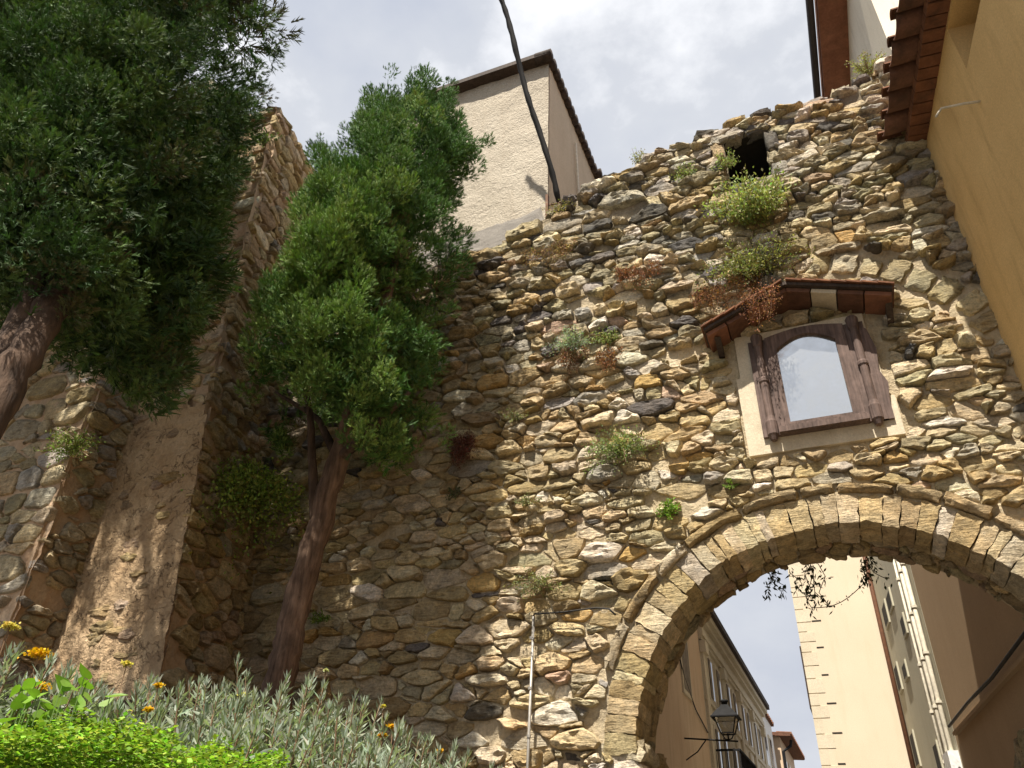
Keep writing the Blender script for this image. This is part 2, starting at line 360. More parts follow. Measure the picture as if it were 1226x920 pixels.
def rough_block(corner_map, n=(3, 3, 3), jit=.008, rnd=.08):
    """subdivided box in (a,b,c) in 0..1, rounded and roughened, mapped to the world"""
    V = {}; verts = []; F = []
    def vid(p):
        if p not in V:
            a = np.array([p[i]/n[i] for i in range(3)]); q = a*2-1
            e_ = np.abs(q); m = np.sort(e_)[1]
            q = q*(1-rnd*max(0, m-.6)/.4*.5)
            V[p] = len(verts); verts.append(np.array(corner_map(*((q+1)/2)))+rng.normal(0, jit, 3))
        return V[p]
    for ax in range(3):
        b, c = (ax+1) % 3, (ax+2) % 3
        for side in (0, n[ax]):
            for i in range(n[b]):
                for j in range(n[c]):
                    q = []
                    for (ii, jj) in ((i, j), (i+1, j), (i+1, j+1), (i, j+1)):
                        p = [0, 0, 0]; p[ax] = side; p[b] = ii; p[c] = jj; q.append(vid(tuple(p)))
                    F.append(tuple(q) if side else tuple(q[::-1]))
    return verts, F
# ------------------------------------------------------------------ the setting: ground, garden bank
def bank_z(x, y): return 1.6-.2865*(max(x, -5.2)+2.2)+.129*(y-2.3)+.06*noise.noise((x*1.2, y*1.2, 0))
g = 120; struct(obj('street_ground', [(-g, -g, 0), (g, -g, 0), (g, g*2, 0), (-g, g*2, 0)], [(0, 1, 2, 3)], 'cobble_ground', origin=(0, 0, 0)))
EDGE = [(-7.5, -.6), (-2.55, 1.75), (-1.7, 3.15), (-2.9, 6.95)]
def edge_x(y):
    for (xa, ya), (xb_, yb) in zip(EDGE, EDGE[1:]):
        if ya <= y <= yb: return xa+(xb_-xa)*(y-ya)/(yb-ya)
    return EDGE[-1][0]
V = []; F = []; ny, nx = 40, 30
for j in range(ny+1):
    y = -.5+7.45*j/ny; xr = edge_x(y)
    for i in range(nx+1):
        x = xr-(xr+13)*(i/nx)**1.3; V.append((x, y, bank_z(x, y)))
for j in range(ny):
    for i in range(nx): a = j*(nx+1)+i; F.append((a, a+nx+1, a+nx+2, a+1))
struct(obj('garden_bank', V, F, 'soil', smooth=True, origin=(0, 0, 0)))
rw = thing('retaining_wall', 'low rubble retaining wall holding up the planted garden bank', 'wall', (-1.9, 4, 0))
mb = MB()
for (xa, ya), (xb_, yb) in zip(EDGE, EDGE[1:]):
    for t0 in np.linspace(0, 1, 7)[:-1]:
        t1 = t0+1/6; p = [(xa+(xb_-xa)*t, ya+(yb-ya)*t) for t in (t0, t1)]; d = np.array([yb-ya, xa-xb_]); d = d/np.linalg.norm(d)*.3
        zt = [bank_z(*q)-.03 for q in p]
        mb.hexa([(p[0][0]-d[0], p[0][1]-d[1], 0), (p[0][0], p[0][1], 0), (p[1][0], p[1][1], 0), (p[1][0]-d[0], p[1][1]-d[1], 0),
                 (p[0][0]-d[0], p[0][1]-d[1], zt[0]), (p[0][0], p[0][1], zt[0]), (p[1][0], p[1][1], zt[1]), (p[1][0]-d[0], p[1][1]-d[1], zt[1])])
mb.build('wall_core', 'mortar', rw)
# ------------------------------------------------------------------ the stone gate wall
GY, GB_ = 7.0, 8.0; AX, AZ, AR = .12, 2.6, 1.83
gate = thing('stone_gate_wall', 'weathered rubble stone gate wall pierced by a round arch', 'wall', (AX, 7.5, 0))
TOPP = [(-7.2, 8.9), (-4.04, 8.95), (-3.2, 9.0), (-2.44, 9.28), (-1.96, 9.54), (-.97, 9.85), (.03, 10.0), (1.26, 10.02), (1.9, 10.2), (2.6, 10.25)]
def wall_top(x): return np.interp(x, [p[0] for p in TOPP], [p[1] for p in TOPP])
def in_arch(x, z, r): return ((x-AX)**2+(z-AZ)**2 < r*r and z > AZ) or (z <= AZ and abs(x-AX) < r)
def in_niche(x, z): return -.46 < x < .99 and 5.17 < z < 6.6
def in_hole(x, z): return -.17 < x < .34 and 8.88 < z < 9.7
def in_relief(x, z):
    r = math.hypot(x-.15, z-5.5); a = math.degrees(math.atan2(z-5.5, x-.15)); return 1.76 < r < 2.12 and 18 < a < 76
def gate_keep(x, z): return not in_arch(x, z, 2.18 if z > 3.3 else 2.1 if z > AZ else 1.94) and not in_hole(x, z) and z < wall_top(x)-.02+.05*noise.noise((x*4, 0, 0)) and x < 2.12
def gate_forbid(x, z): return in_arch(x, z, 2.21 if z > 3.3 else 2.13 if z > AZ else 1.96) or in_niche(x, z) or (-.2 < x < .37 and 8.85 < z < 9.72) or in_relief(x, z)
fmap_g = lambda u, v, d: (u, GY-d, v)
V, F = grid_sheet(fmap_g, -6.9, 2.2, 0, 10.3, .05, .035, lambda x, z: not in_arch(x, z, 1.98) and not in_hole(x, z) and z < wall_top(x)-.03)
cm = MB(); cm.add(V, F)
V, F = grid_sheet(lambda u, v, d: (u, GB_+d, v), -6.9, 2.2, 0, 10.0, .2, .03, lambda x, z: not in_arch(x, z, 2.0) and z < wall_top(x)-.2); cm.add(V, F)
for x in np.arange(-6.9, 2.1, .1):                     # rough top
    z0, z1 = wall_top(x)-.06, wall_top(x+.1)-.06; cm.add([(x, GY, z0), (x+.1, GY, z1), (x+.1, GB_, z1), (x, GB_, z0)], [(0, 1, 2, 3)])
for a in range(0, 36):                                 # bed of the soffit
    t0, t1 = math.pi*a/36, math.pi*(a+1)/36
    cm.add([(AX+1.9*math.cos(t), y, AZ+1.9*math.sin(t)) for t in (t0, t1) for y in (GY+.02, GB_)], [(0, 1, 3, 2)])
for s in (-1, 1): cm.add([(AX+s*1.86, GY+.02, 0), (AX+s*1.86, GB_, 0), (AX+s*1.9, GB_, AZ), (AX+s*1.9, GY+.02, AZ)], [(0, 1, 2, 3)])
core = cm.build('mortar_core', 'mortar', gate, True)
hb = MB()                                              # the small dark opening high up
hb.add([(-.17, 6.99, 8.88), (.34, 6.99, 8.88), (.34, 6.99, 9.7), (-.17, 6.99, 9.7), (-.17, 7.97, 8.88), (.34, 7.97, 8.88), (.34, 7.97, 9.7), (-.17, 7.97, 9.7)], [(0, 1, 5, 4), (1, 2, 6, 5), (2, 3, 7, 6), (3, 0, 4, 7), (4, 5, 6, 7)])
hb.build('opening_lining', 'hollow_shade', gate)  # near-black lining paints the unlit depth of the opening
items = []
def add_cells(cells, fmap, pal, depth, items, tilt=.25, boxy=lambda: U(.2, 1), score=lambda x, z, a: a):
    for T, c, A in cells:
        d = U(*depth(c[0], c[1])); v, f = stone_geo(T, c, d, fmap, tilt, boxy()); items.append((v, f, pick(pal(c[0], c[1])), score(c[0], c[1], A)))
def gdepth(x, z): t = min(1, max(0, (z-5)/3)); return (.01+.015*t, .1+.03*t)
def gscore(x, z, A): return A/((x*x+49+(z-1.6)**2))*(0.15 if x < -3.6 and z > 4.8 else 1)*(0 if z < 2.3 else 1)
cl = rubble_cells(-6.5, 2.15, 1.9, 10.25, (.055, .175), (1.3, 4.4), gate_keep, gate_forbid, k=2.25, gap=(.001, .015), wob=.04)
add_cells(cl, fmap_g, gate_pal, gdepth, items, .42, lambda: U(.45, 1), gscore)
emit_stones(gate, items, 'stone', 300)
# capping stones on the top edge
x = -2.9
while x < 2.0:
    w = U(.16, .42); h = U(.08, .17); z = wall_top(x+w/2)-.05+U(-.02, .03); y0 = GY-U(.02, .1); dz = U(-.04, .04)
    v, f = rough_block(lambda a, b, c: (x+w*a*.97, y0+b*U(.44, .46), z+h*c+dz*a), (4, 3, 3), .012, .45)
    obj('coping_stone', v, f, 'stone', gate, True, pick([(1, DK, .9), (1, GR, .9), (.6, OL, .9), (.4, GB, .8)]), origin=np.mean(v, 0)); x += w
# stones framing the opening
for (xa, xb_, za, zb) in [(-.3, .1, 9.69, 9.8), (.11, .46, 9.69, 9.82), (-.32, -.165, 9.33, 9.68), (-.29, -.165, 9.1, 9.32), (-.34, -.165, 8.88, 9.09), (.335, .52, 9.3, 9.68), (.335, .47, 9.08, 9.29), (.335, .53, 8.86, 9.07), (-.2, .12, 8.74, 8.88), (.13, .42, 8.74, 8.885)]:
    v, f = rough_block(lambda a, b, c: (xa+(xb_-xa)*a, 6.92+.2*b, za+(zb-za)*c), (4, 3, 3), .012, .35)
    obj('opening_stone', v, f, 'stone', gate, True, pick([(1, GR, .9), (1, DK, .8), (1, OL, .7), (.7, GB, .6)]), origin=np.mean(v, 0))
# voussoirs, hood mould, jambs, soffit
pal_v = [(.4, OC, .3), (.35, BE, .15), (.12, GB, .4), (.07, GR, .2), (.06, PA, .05)]
a = math.pi*1.02
while a > -.02*math.pi:
    da = U(.04, .1); a0, a1 = a, a-da*.985; ro = 2.1+U(-.005, .01); ri = AR+U(-.022, .012); yf = GY-.02-U(0, .022)
    v, f = rough_block(lambda p, q, r: (AX+(ri+(ro-ri)*p)*math.cos(a0+(a1-a0)*r), yf+.5*q, AZ+(ri+(ro-ri)*p)*math.sin(a0+(a1-a0)*r)), (5, 4, 3), .006, .05)
    obj('voussoir', v, f, 'stone', gate, True, pick(pal_v), origin=np.mean(v, 0)); a -= da
a = math.pi*.9
while a > .06*math.pi:
    da = U(.14, .3); a0, a1 = a, a-da*.995; r0, r1_ = 2.1+U(-.01, .005), 2.19+U(-.012, .012); yf = GY-.08-U(0, .025)
    v, f = rough_block(lambda p, q, r: (AX+(r0+(r1_-r0)*p)*math.cos(a0+(a1-a0)*r), yf+(.03*(1-p))+.3*q, AZ+.02+(r0+(r1_-r0)*p)*math.sin(a0+(a1-a0)*r)), (3, 3, 6), .007, .22)
    obj('hood_mould_stone', v, f, 'stone', gate, True, pick([(1, OC, .5), (.6, BE, .4), (.6, GB, .6)]), origin=np.mean(v, 0)); a -= da
for s in (-1, 1):
    z = 1.4
    while z < 2.62:
        h = U(.13, .26); xw = U(.28, .52)
        for yy in (GY-.03, GY+.36, GY+.7):
            xin = AX+s*(1.76+U(-.05, .04)); dep = .34 if yy < 7.2 else .33
            v, f = rough_block(lambda p, q, r: (xin+s*xw*p, yy+dep*q, z+(h-.015)*r) if s > 0 else (xin-xw*(1-p), yy+dep*q, z+(h-.015)*r), (4, 3, 3), .012, .2)
            obj('jamb_stone', v, f, 'stone', gate, True, pick(LOW), origin=np.mean(v, 0))
        z += h
items = []
fs = lambda u, v, d: (AX+(1.88-d)*math.cos(v/1.85), u, AZ+(1.88-d)*math.sin(v/1.85))
cl = rubble_cells(GY+.47, GB_, 0, 1.85*math.pi, (.1, .2), (.8, 2), lambda u, v: GY+.5 < u < GB_-.02 and 0 < v < 5.81, lambda u, v: u > GB_+.01, k=1.3)
add_cells(cl, fs, lambda u, v: [(1, GB, .6), (1, OC, .6), (.6, OL, .6), (.5, PK, .4)], lambda u, v: (.01, .035), items, .3)
for v, f, c, s in items: obj('soffit_stone', v, f, 'stone', gate, True, c, origin=np.mean(v, 0))
# traces of an older arch beside the shrine
for a0d in np.arange(20, 75, 7.6):
    a0, a1 = math.radians(a0d+U(-.5, .5)), math.radians(a0d+7.0+U(-1, .4)); r0, r1_ = 1.8+U(-.03, .03), 2.08+U(-.06, .04)
    v, f = rough_block(lambda p, q, r: (.15+(r0+(r1_-r0)*p)*math.cos(a0+(a1-a0)*r), 6.955+.12*q, 5.5+(r0+(r1_-r0)*p)*math.sin(a0+(a1-a0)*r)), (4, 3, 4), .01, .25)
    if max(p[0] for p in v) < 2.1: obj('relieving_arch_stone', v, f, 'stone', gate, True, pick([(1, OC, .3), (1, BE, .3), (.4, OL, .5)]), origin=np.mean(v, 0))
# ------------------------------------------------------------------ the stone tower on the left
tower = thing('stone_tower', 'tall stepped stone and plaster tower wall left of the gate', 'tower', (-7, 6.2, 2.6))
def tx(z): return -5.79-(z-3.15)*.135 if z < 6.1 else -6.19-(z-6.1)*.066
def t_top(x): return 11.75+.12*noise.noise((x*2.1, 5, 0))+(.25 if x < -7.2 else 0)
TF = lambda u, v, d: (u, 5.6+.012*(v-3)-d, v)
TS = lambda u, v, d: (tx(v)-.19*(u-5.6)+d, u, v)
BFm = lambda u, v, d: (u, 5.03+.012*(v-3)-d, v)
BS = lambda u, v, d: (-7.22-.03*(v-3)+d, u, v)
cm = MB()
for fm, u0, u1, kp, tp in ((TF, -7.9, -5.6, lambda u, v: u < tx(v)+.02 and v < t_top(u)-.04, 0), (TS, 5.59, 7.1, lambda u, v: v < 11.75+.1*noise.noise((u*3, 0, 1)), 0), (BFm, -12.5, -7.1, lambda u, v: u < -7.2-.03*(v-3) and v < 11.9, 0), (BS, 5.02, 5.75, lambda u, v: v < 11.8, 0)):
    V, F = grid_sheet(fm, u0, u1, 2.0, 12.1, .06, .05, kp, 2.); cm.add(V, F)
for z in np.arange(2, 11.7, .5): pass
cm.add([(-12.5, 5.05, 11.75), (-7.4, 5.05, 11.75), (-7.4, 5.6, 11.72), (-6.58, 5.6, 11.68), (-6.85, 7.1, 11.7), (-6.85, 9, 11.7), (-12.5, 9, 11.7)], [(0, 1, 2, 3, 4, 5, 6)])
cm.build('mortar_core', 'tower_mortar', tower, True)
items = []
palT = lambda x, z: [(.35, OC, .2), (.3, BE, .2), (.15, GB, .3), (.15, PK, .1), (.08, GR, .3), (.05, PA, .1)]
plast = lambda x, z: x > -7.4 and z < 6.3+.5*noise.noise((x*1.7, z*.8, 9))+.25*noise.noise((x*6, z*6, 2))
tdepth = lambda x, z: (.018, .06)
tfk = lambda u, v: -7.6 < u < tx(v)-.02 and v < t_top(u) and not plast(u, v) and noise.noise((u*1.3, v*1.1, 7)) < .33
cl = rubble_cells(-7.7, -5.6, 2.6, 12.0, (.1, .22), (1, 2.4), tfk, lambda u, v: u > tx(v)+.03, gap=(.008, .03)); add_cells(cl, TF, palT, tdepth, items, .3, score=lambda x, z, A: A/(5+z))
cl = rubble_cells(5.6, 7.05, 2.6, 12.0, (.1, .2), (1, 2.3), lambda u, v: u > 5.62 and v < 11.8, lambda u, v: u < 5.59, gap=(.006, .022)); add_cells(cl, TS, palT, lambda x, z: (.03, .09), items, .3, score=lambda x, z, A: A/(5+z))
palB = lambda x, z: [(.3, OL, .3), (.3, BE, .4), (.2, OC, .4), (.2, GR, .4)]
cl = rubble_cells(-11.5, -7.2, 2.6, 12, (.14, .3), (1.1, 2.3), lambda u, v: u < -7.22-.03*(v-3) and u > -11 and v < 11.9, lambda u, v: u > -7.2-.03*(v-3)); add_cells(cl, BFm, palB, tdepth, items, .3, score=lambda x, z, A: A/(5+z)*(1 if z < 7 and x > -9 else .2))
cl = rubble_cells(5.03, 5.75, 2.6, 12, (.1, .18), (1, 2), lambda u, v: 5.04 < u < 5.7, lambda u, v: u < 5.02); add_cells(cl, BS, palB, lambda x, z: (.03, .08), items, .3, score=lambda x, z, A: A/(5+z))
emit_stones(tower, items, 'stone', 300)
V, F = grid_sheet(lambda u, v, d: TF(tx(v)+.05-u, v, d+.05-.12*max(0, .06-u)), 0, 1.5, 2.4, 7.2, .045, .04, lambda u, v: plast(tx(v)+.05-u, v), 5.)
obj('plaster_facing', V, F, 'tower_plaster', tower, True)
for i in range(26):                                         # stones showing through the plaster
    z = U(3.1, 6.3); u = tx(z)-U(.28, 1.05); w, h = U(.07, .2), U(.04, .09)
    T = np.array([(u+w*math.cos(a)*U(.8, 1.15), z+h*math.sin(a)*U(.75, 1.2)) for a in np.linspace(0, 6.28, 17)[:-1]])
    v, f = stone_geo(T, np.array([u, z]), U(.05, .066), TF, .2, .4); obj('stone', v, f, 'stone', tower, True, pick([(1, GB, .2), (1, PK, .2), (.5, OC, .2)]), origin=np.mean(v, 0))
for i, yy in enumerate(np.linspace(5.7, 6.9, 6)):         # rounded stones on the broken top edge
    w = U(.26, .4); h = U(.14, .3); xc = tx(11.7)-.19*(yy-5.6)
    v, f = rough_block(lambda a, b, c: (xc-.35+.4*a, yy-w/2+w*b, 11.62+h*c), (3, 3, 3), .014, .5); obj('top_stone', v, f, 'stone', tower, True, pick(palT(0, 0)), origin=np.mean(v, 0))
# ------------------------------------------------------------------ the shrine: plaster surround, wooden frame, pane, tiled canopy
sh = thing('wall_shrine', 'arched wooden shrine frame with glass under a small tiled canopy above the arch', 'shrine', (.27, 7.0, 5.2))
PY = 6.955
su = MB(); out = [(-.43, 5.2), (.955, 5.2), (.955, 5.62), (.90, 5.62), (.90, 6.02), (.84, 6.02), (.84, 6.2), (.87, 6.2), (.87, 6.62), (-.4, 6.62), (-.4, 6.1), (-.44, 6.1)]
su.prism([(x, PY, z) for x, z in out], (0, 0, 0), (0, .1, 0)); su.build('plaster_surround', 'niche_plaster', sh)
fr = MB(); gx0, gx1, gz0, gz1 = 0.0, .565, 5.47, 6.36
arc = [(gx0+(gx1-gx0)*t, gz1-.02+.13*math.sin(math.pi*t)) for t in np.linspace(0, 1, 13)]
inner = [(gx0, gz0)]+arc+[(gx1, gz0)]
outer = [(-.1, 5.44)]+[(-.1+.765*t, 6.5+.06*math.sin(math.pi*t)) for t in np.linspace(0, 1, 13)]+[(.665, 5.44)]
nI = len(inner); fy0, fy1 = PY-.06, PY+.0
v = [(x, y, z) for y in (fy0, fy1) for L in (inner, outer) for x, z in L]; f = []
for i in range(nI-1): f += [(i, i+1, nI+i+1, nI+i), (i, 2*nI+i, 2*nI+i+1, i+1), (nI+i, nI+i+1, 3*nI+i+1, 3*nI+i)]
fr.add(v, f); fr.box(gx0-.1, gx1+.1, fy0-.002, fy1, 5.44, gz0+.002); fr.build('frame', 'shrine_wood', sh)
MB().add([(x, PY-.022, z) for x, z in inner], [tuple(range(nI))[::-1]]).build('pane', 'old_glass', sh)
def column(xc):
    c = MB()
    c.box(xc-.095, xc+.095, PY-.035, PY, 5.36, 6.5)
    prof = [(5.3, .03), (5.34, .045), (5.36, .055), (5.5, .055), (5.52, .048), (5.56, .04), (5.95, .04), (5.97, .05), (6.0, .05), (6.02, .04), (6.4, .04), (6.42, .05), (6.5, .058), (6.53, .062), (6.55, .05)]
    n = 12; V = [(xc+r*math.cos(2*math.pi*k/n), PY-.055+r*math.sin(2*math.pi*k/n), z) for z, r in prof for k in range(n)]
    c.add(V, [(i*n+k, i*n+(k+1) % n, (i+1)*n+(k+1) % n, (i+1)*n+k) for i in range(len(prof)-1) for k in range(n)]+[tuple(range(n))[::-1], tuple(range((len(prof)-1)*n, len(prof)*n))])
    return c.build('column', 'shrine_wood', sh)
column(-.175); column(.755)
MB().prism([(.72+.05, PY-.03, 5.36), (.9, PY-.03, 5.36), (.9, PY-.03, 5.55), (.93, PY-.03, 5.75), (.88, PY-.03, 5.9), (.91, PY-.03, 6.15), (.87, PY-.03, 6.4), (.77, PY-.03, 6.5)], (0, 0, 0), (0, .028, 0)).build('side_bracket', 'shrine_wood', sh)
MB().prism([(-.16-.05, PY-.03, 5.36), (-.255, PY-.03, 5.45), (-.25, PY-.03, 5.8), (-.27, PY-.03, 6.1), (-.25, PY-.03, 6.45), (-.2, PY-.03, 6.5)], (0, 0, 0), (0, .028, 0)).build('side_bracket', 'shrine_wood', sh)
s_ = MB(); s_.box(-.115, .69, PY-.11, PY+.0, 5.355, 5.41); s_.box(-.1, .675, PY-.085, PY, 5.412, 5.438); s_.build('sill', 'shrine_wood', sh)
# the canopy: two slopes, each of boards and flat tiles
cp = MB(); ax_, az_ = .2, 6.93; ends = [(-.66, 6.55), (1.15, 6.6)]; hy0, hy1 = 6.62, 7.0
for (ex, ez) in ends:
    d = np.array([ex-ax_, ez-az_]); nrm = np.array([-d[1], d[0]])/np.linalg.norm(d); nrm *= np.sign(nrm[1])
    q = [(ax_, az_), (ex, ez), (ex+nrm[0]*.035, ez+nrm[1]*.035), (ax_, az_+.037)]
    cp.prism([(x, hy0, z) for x, z in q], (0, 0, 0), (0, hy1-hy0, 0))
canopy = cp.build('canopy', 'dark_wood', sh)
for (ex, ez) in ends:
    d = np.array([ex-ax_, ez-az_]); L = np.linalg.norm(d); d /= L; nrm = np.array([-d[1], d[0]]); nrm *= np.sign(nrm[1])
    nT = 4
    for k in range(nT):                                     # flat tiles seen from below
        a0, a1 = L*(k/nT)+.01, L*((k+1)/nT)-.004
        p = [np.array([ax_, az_])+d*s-nrm*o for s, o in ((a0, .005), (a1, .005), (a1, .05), (a0, .05))]
        o = MB().prism([(q[0], hy0+.05, q[1]) for q in p], (0, 0, 0), (0, hy1-hy0-.055, 0)).build('soffit_tile', 'niche_plaster' if (ex > 0 and k == 1) else ('old_terracotta', 'brown_soffit')[k % 2], canopy)
    for k in range(7):                                      # roof tiles on top
        a0, a1 = L*(k/7), L*((k+1)/7)+.012
        p = [np.array([ax_, az_])+d*s+nrm*o for s, o in ((a0, .05), (a1, .04), (a1, .058), (a0, .068))]
        MB().prism([(q[0], hy0-.03, q[1]) for q in p], (0, 0, 0), (0, hy1-hy0+.03, 0)).build('roof_tile', 'dark_terracotta', canopy)
for bx_ in (-.58, 1.07):
    MB().prism([(bx_, 6.72, 6.51), (bx_, 6.97, 6.51), (bx_, 6.97, 6.4), (bx_, 6.94, 6.4)], (0, 0, 0), (.06, 0, 0)).build('bracket', 'dark_wood', sh)
# ------------------------------------------------------------------ conduit and cable on the gate wall
cd = thing('conduit_pipe', 'thin grey conduit pipe running down the gate wall left of the arch', 'pipe', (-2.63, 6.88, 0))
MB().tube([(-2.66, 6.87, 0), (-2.645, 6.87, 2.5), (-2.61, 6.87, 3.8)], .014, 8).build('pipe', 'grey_metal', cd, True)
for z in (2.75, 3.15, 3.6): MB().tube([(-2.635+.01*(z-3), 6.87, z-.012), (-2.635+.01*(z-3), 6.87, z+.012)], .02, 8).build('clip', 'grey_metal', cd)
MB().tube([(-2.61, 6.87, 3.79), (-2.6, 6.86, 3.82), (-2.3, 6.86, 3.815), (-2.0, 6.87, 3.83), (-1.86, 6.84, 3.8), (-1.8, 6.84, 3.74)], .009, 6).build('cable', 'cable_black', cd, True)
# ------------------------------------------------------------------ the rendered house behind, top left
h1 = thing('rendered_house', 'pale rough rendered house rising behind the gate wall, dark eave', 'house', (-4.8, 10, 0))
HX, HY, HZ = -2.84, 7.8, 13.95
V, F = grid_sheet(lambda u, v, d: (u, HY-d, v), -6.6, HX, 8.6, HZ, .12, .03); hm = MB().add(V, F); hm.build('front_wall', 'rough_render', h1, True)
MB().box(-6.6, HX-.002, HY+.06, 15, 0, HZ).build('side_wall', 'side_render', h1)
MB().hexa([(-6.62, HY-.2, HZ), (HX+.06, HY-.2, HZ), (HX+.06, 15.2, HZ), (-6.62, 15.2, HZ), (-6.62, HY-.2, HZ+.1), (HX+.06, HY-.2, HZ+.1), (HX+.02, 15.2, HZ+.1), (-6.62, 15.2, HZ+.1)]).build('roof', 'dark_wood', h1)
for k in range(34):
    y = HY-.22+k*.21; off = .05 if y > 10.4 else 0.
    t = MB(); t.tube([(HX-.2, y+.1, HZ+.06+off), (HX+.1+off, y+.1, HZ+.05+off)], .1, 8); t.build('verge_tile', 'dark_wood', h1, True)
cpv = grid_sheet(lambda u, v, d: (u, 7.0+v+.0, float(wall_top(u))-.04+d+v*(1.65 if u < -2.9 else 1.0)), -6.9, -2.62, -.02, .82, .08, .07); obj('mortar_flashing', cpv[0], cpv[1], 'grey_cap', h1, True)
bk = thing('cable_bracket', 'small rusty iron bracket on the corner of the rendered house', 'bracket', (-2.72, 7.9, 9.9))
MB().tube([(-2.82, 7.75, 9.75), (-2.55, 7.72, 9.8), (-2.5, 7.72, 10.25), (-2.82, 7.75, 10.3)], .015, 6).build('hoop', 'rust_metal', bk)
MB().box(-2.84, -2.8, 7.7, 7.76, 9.5, 10.5).build('back_plate', 'rust_metal', bk)
MB().tube([(-2.66, 7.73, 9.78), (-2.64, 7.73, 10.28)], .012, 6).build('bar', 'rust_metal', bk)
pA, pB = on_y(668, 236, 7.72), on_y(600, 0, 6.3); pts = [pA+(pB-pA)*t+np.array([.02*math.sin(t*9), 0, -.5*t*(1-t)*.0+.012*math.sin(23*t)]) for t in np.linspace(-.02, 1.6, 40)]
mbp = MB(); mbp.tube(pts, [.038*(1+.28*abs(math.sin(i*1.7))) for i in range(len(pts))], 7, .12)
cb = mbp.build('overhead_cable', 'cable_black', None, True); tag(cb, 'thick black bundled cable hanging overhead across the sky', 'cable')
cp2 = thing('wall_conduit', 'thin pale conduit on the shaded side of the rendered house', 'pipe', (-2.79, 9.8, 9.6))
MB().tube([(-2.8, 9.9, 9.4), (-2.8, 9.4, 11.5), (-2.8, 9.2, 13.4)], .02, 6).build('pipe', 'pipe_cream', cp2)
# ------------------------------------------------------------------ house over the gate, top right
h2 = thing('eave_house', 'cream house behind the gate top with dark gutter and tiled eave', 'house', (4, 10.5, 0))
MB().box(2.18, 7, 7.55, 16, 10.0, 14.42).build('wall', 'cream_facade', h2)
MB().box(2.3, 7, 8.05, 16, 0, 9.99).build('lower_wall', 'cream_facade', h2)
so_ = MB().box(1.72, 2.179, 7.5, 16, 14.36, 14.44).build('soffit', 'brown_soffit', h2)
MB().box(1.7, 7.1, 7.45, 16, 14.442, 14.6).build('roof', 'dark_terracotta', h2)
gp = [(1.60+.065*math.cos(t), 7.4, 14.42+.075*math.sin(t)) for t in np.linspace(math.pi, 2*math.pi, 9)]
MB().prism(gp, (0, 0, 0), (0, 8.6, 0)).build('gutter', 'gutter', h2, True)
# ------------------------------------------------------------------ yellow house on the right
yh = thing('yellow_house', 'ochre yellow plastered house on the right with tiled eave', 'house', (3.5, 3, 0))
yx = lambda y: 1.97+.085*(7-y)
def yp(y, z, d): return (yx(y)-d, y-.085*d, z)
ym = MB(); Y0, Y1, WZ = -2.0, 7.05, 8.9; wy0, wy1, wz0, wz1 = 4.35, 5.5, 8.07, 8.7
def yq(y0, y1, z0, z1): ym.add([yp(y0, z0, 0), yp(y1, z0, 0), yp(y1, z1, 0), yp(y0, z1, 0)], [(0, 1, 2, 3)])
yq(Y0, Y1, 0, wz0); yq(Y0, wy0, wz0, wz1); yq(wy1, Y1, wz0, wz1); yq(Y0, Y1, wz1, WZ)
for A_, B_ in (((wy0, wz0), (wy1, wz0)), ((wy1, wz0), (wy1, wz1)), ((wy1, wz1), (wy0, wz1)), ((wy0, wz1), (wy0, wz0))):
    ym.add([yp(*A_, 0), yp(*B_, 0), yp(*B_, -.28), yp(*A_, -.28)], [(0, 1, 2, 3)])
ym.add([yp(Y0, 0, 0), yp(Y0, WZ, 0), (8, Y0, WZ), (8, Y0, 0)], [(0, 1, 2, 3)])
ym.build('wall', 'yellow_plaster', yh)
w_ = MB().add([yp(wy0, wz0, -.26), yp(wy1, wz0, -.26), yp(wy1, wz1, -.26), yp(wy0, wz1, -.26)], [(0, 1, 2, 3)]).build('window_shutter', 'shutter_wood', yh)
# eave: brick cornice, channel tiles, roof
y = 6.93
while y > 1.0:
    b = MB(); 
    p = [yp(y, 8.74, .0), yp(y, 8.74, .2), yp(y-.13, 8.74, .2), yp(y-.13, 8.74, .0)]; dz = U(-.006, .006)
    b.hexa([(q[0], q[1], q[2]+dz) for q in p][::-1]+[(q[0], q[1], 8.84) for q in p][::-1]); b.build('cornice_brick', 'dark_terracotta', yh); y -= .145
y = 6.88
while y > 1.0:
    tl = MB(); yc = y-.15; n = 9; V = []
    tz = U(-.012, .012); to = U(-.015, .015)
    for d_, zz in ((-.02, 8.96), (.42+to, 8.92)):
        for th in (0, .018):
            for k in range(n):
                t = math.pi*k/(n-1); V.append(yp(yc+(.145-th)*math.cos(t), zz+tz-(.1-th)*math.sin(t)+.02, d_))
    f = []
    for k in range(n-1): f += [(k, k+1, 2*n+k+1, 2*n+k), (n+k, 3*n+k, 3*n+k+1, n+k+1), (2*n+k, 2*n+k+1, 3*n+k+1, 3*n+k)]
    tl.add(V, f); tl.build('eave_tile', 'old_terracotta', yh, True)
    cv = MB(); V = []
    for d_, zz in ((-.02, 9.0), (.46+to, 8.955)):
        for k in range(7):
            t = math.pi*k/6; V.append(yp(yc+.155+.06*math.cos(t), zz-.06+.06*math.sin(t)+.03, d_))
    cv.add(V, [(k, k+1, 8+k, 7+k) for k in range(6)]+[tuple(range(7))]+[tuple(range(7, 14))[::-1]]); cv.build('cover_tile', 'dark_terracotta', yh, True)
    y -= .305
MB().hexa([yp(-2, 9.0, .36), yp(7.0, 9.0, .36), (8, 7, 11), (8, -2, 11), yp(-2, 9.03, .36), yp(7.0, 9.03, .36), (8, 7, 11.1), (8, -2, 11.1)]).build('roof', 'dark_terracotta', yh)
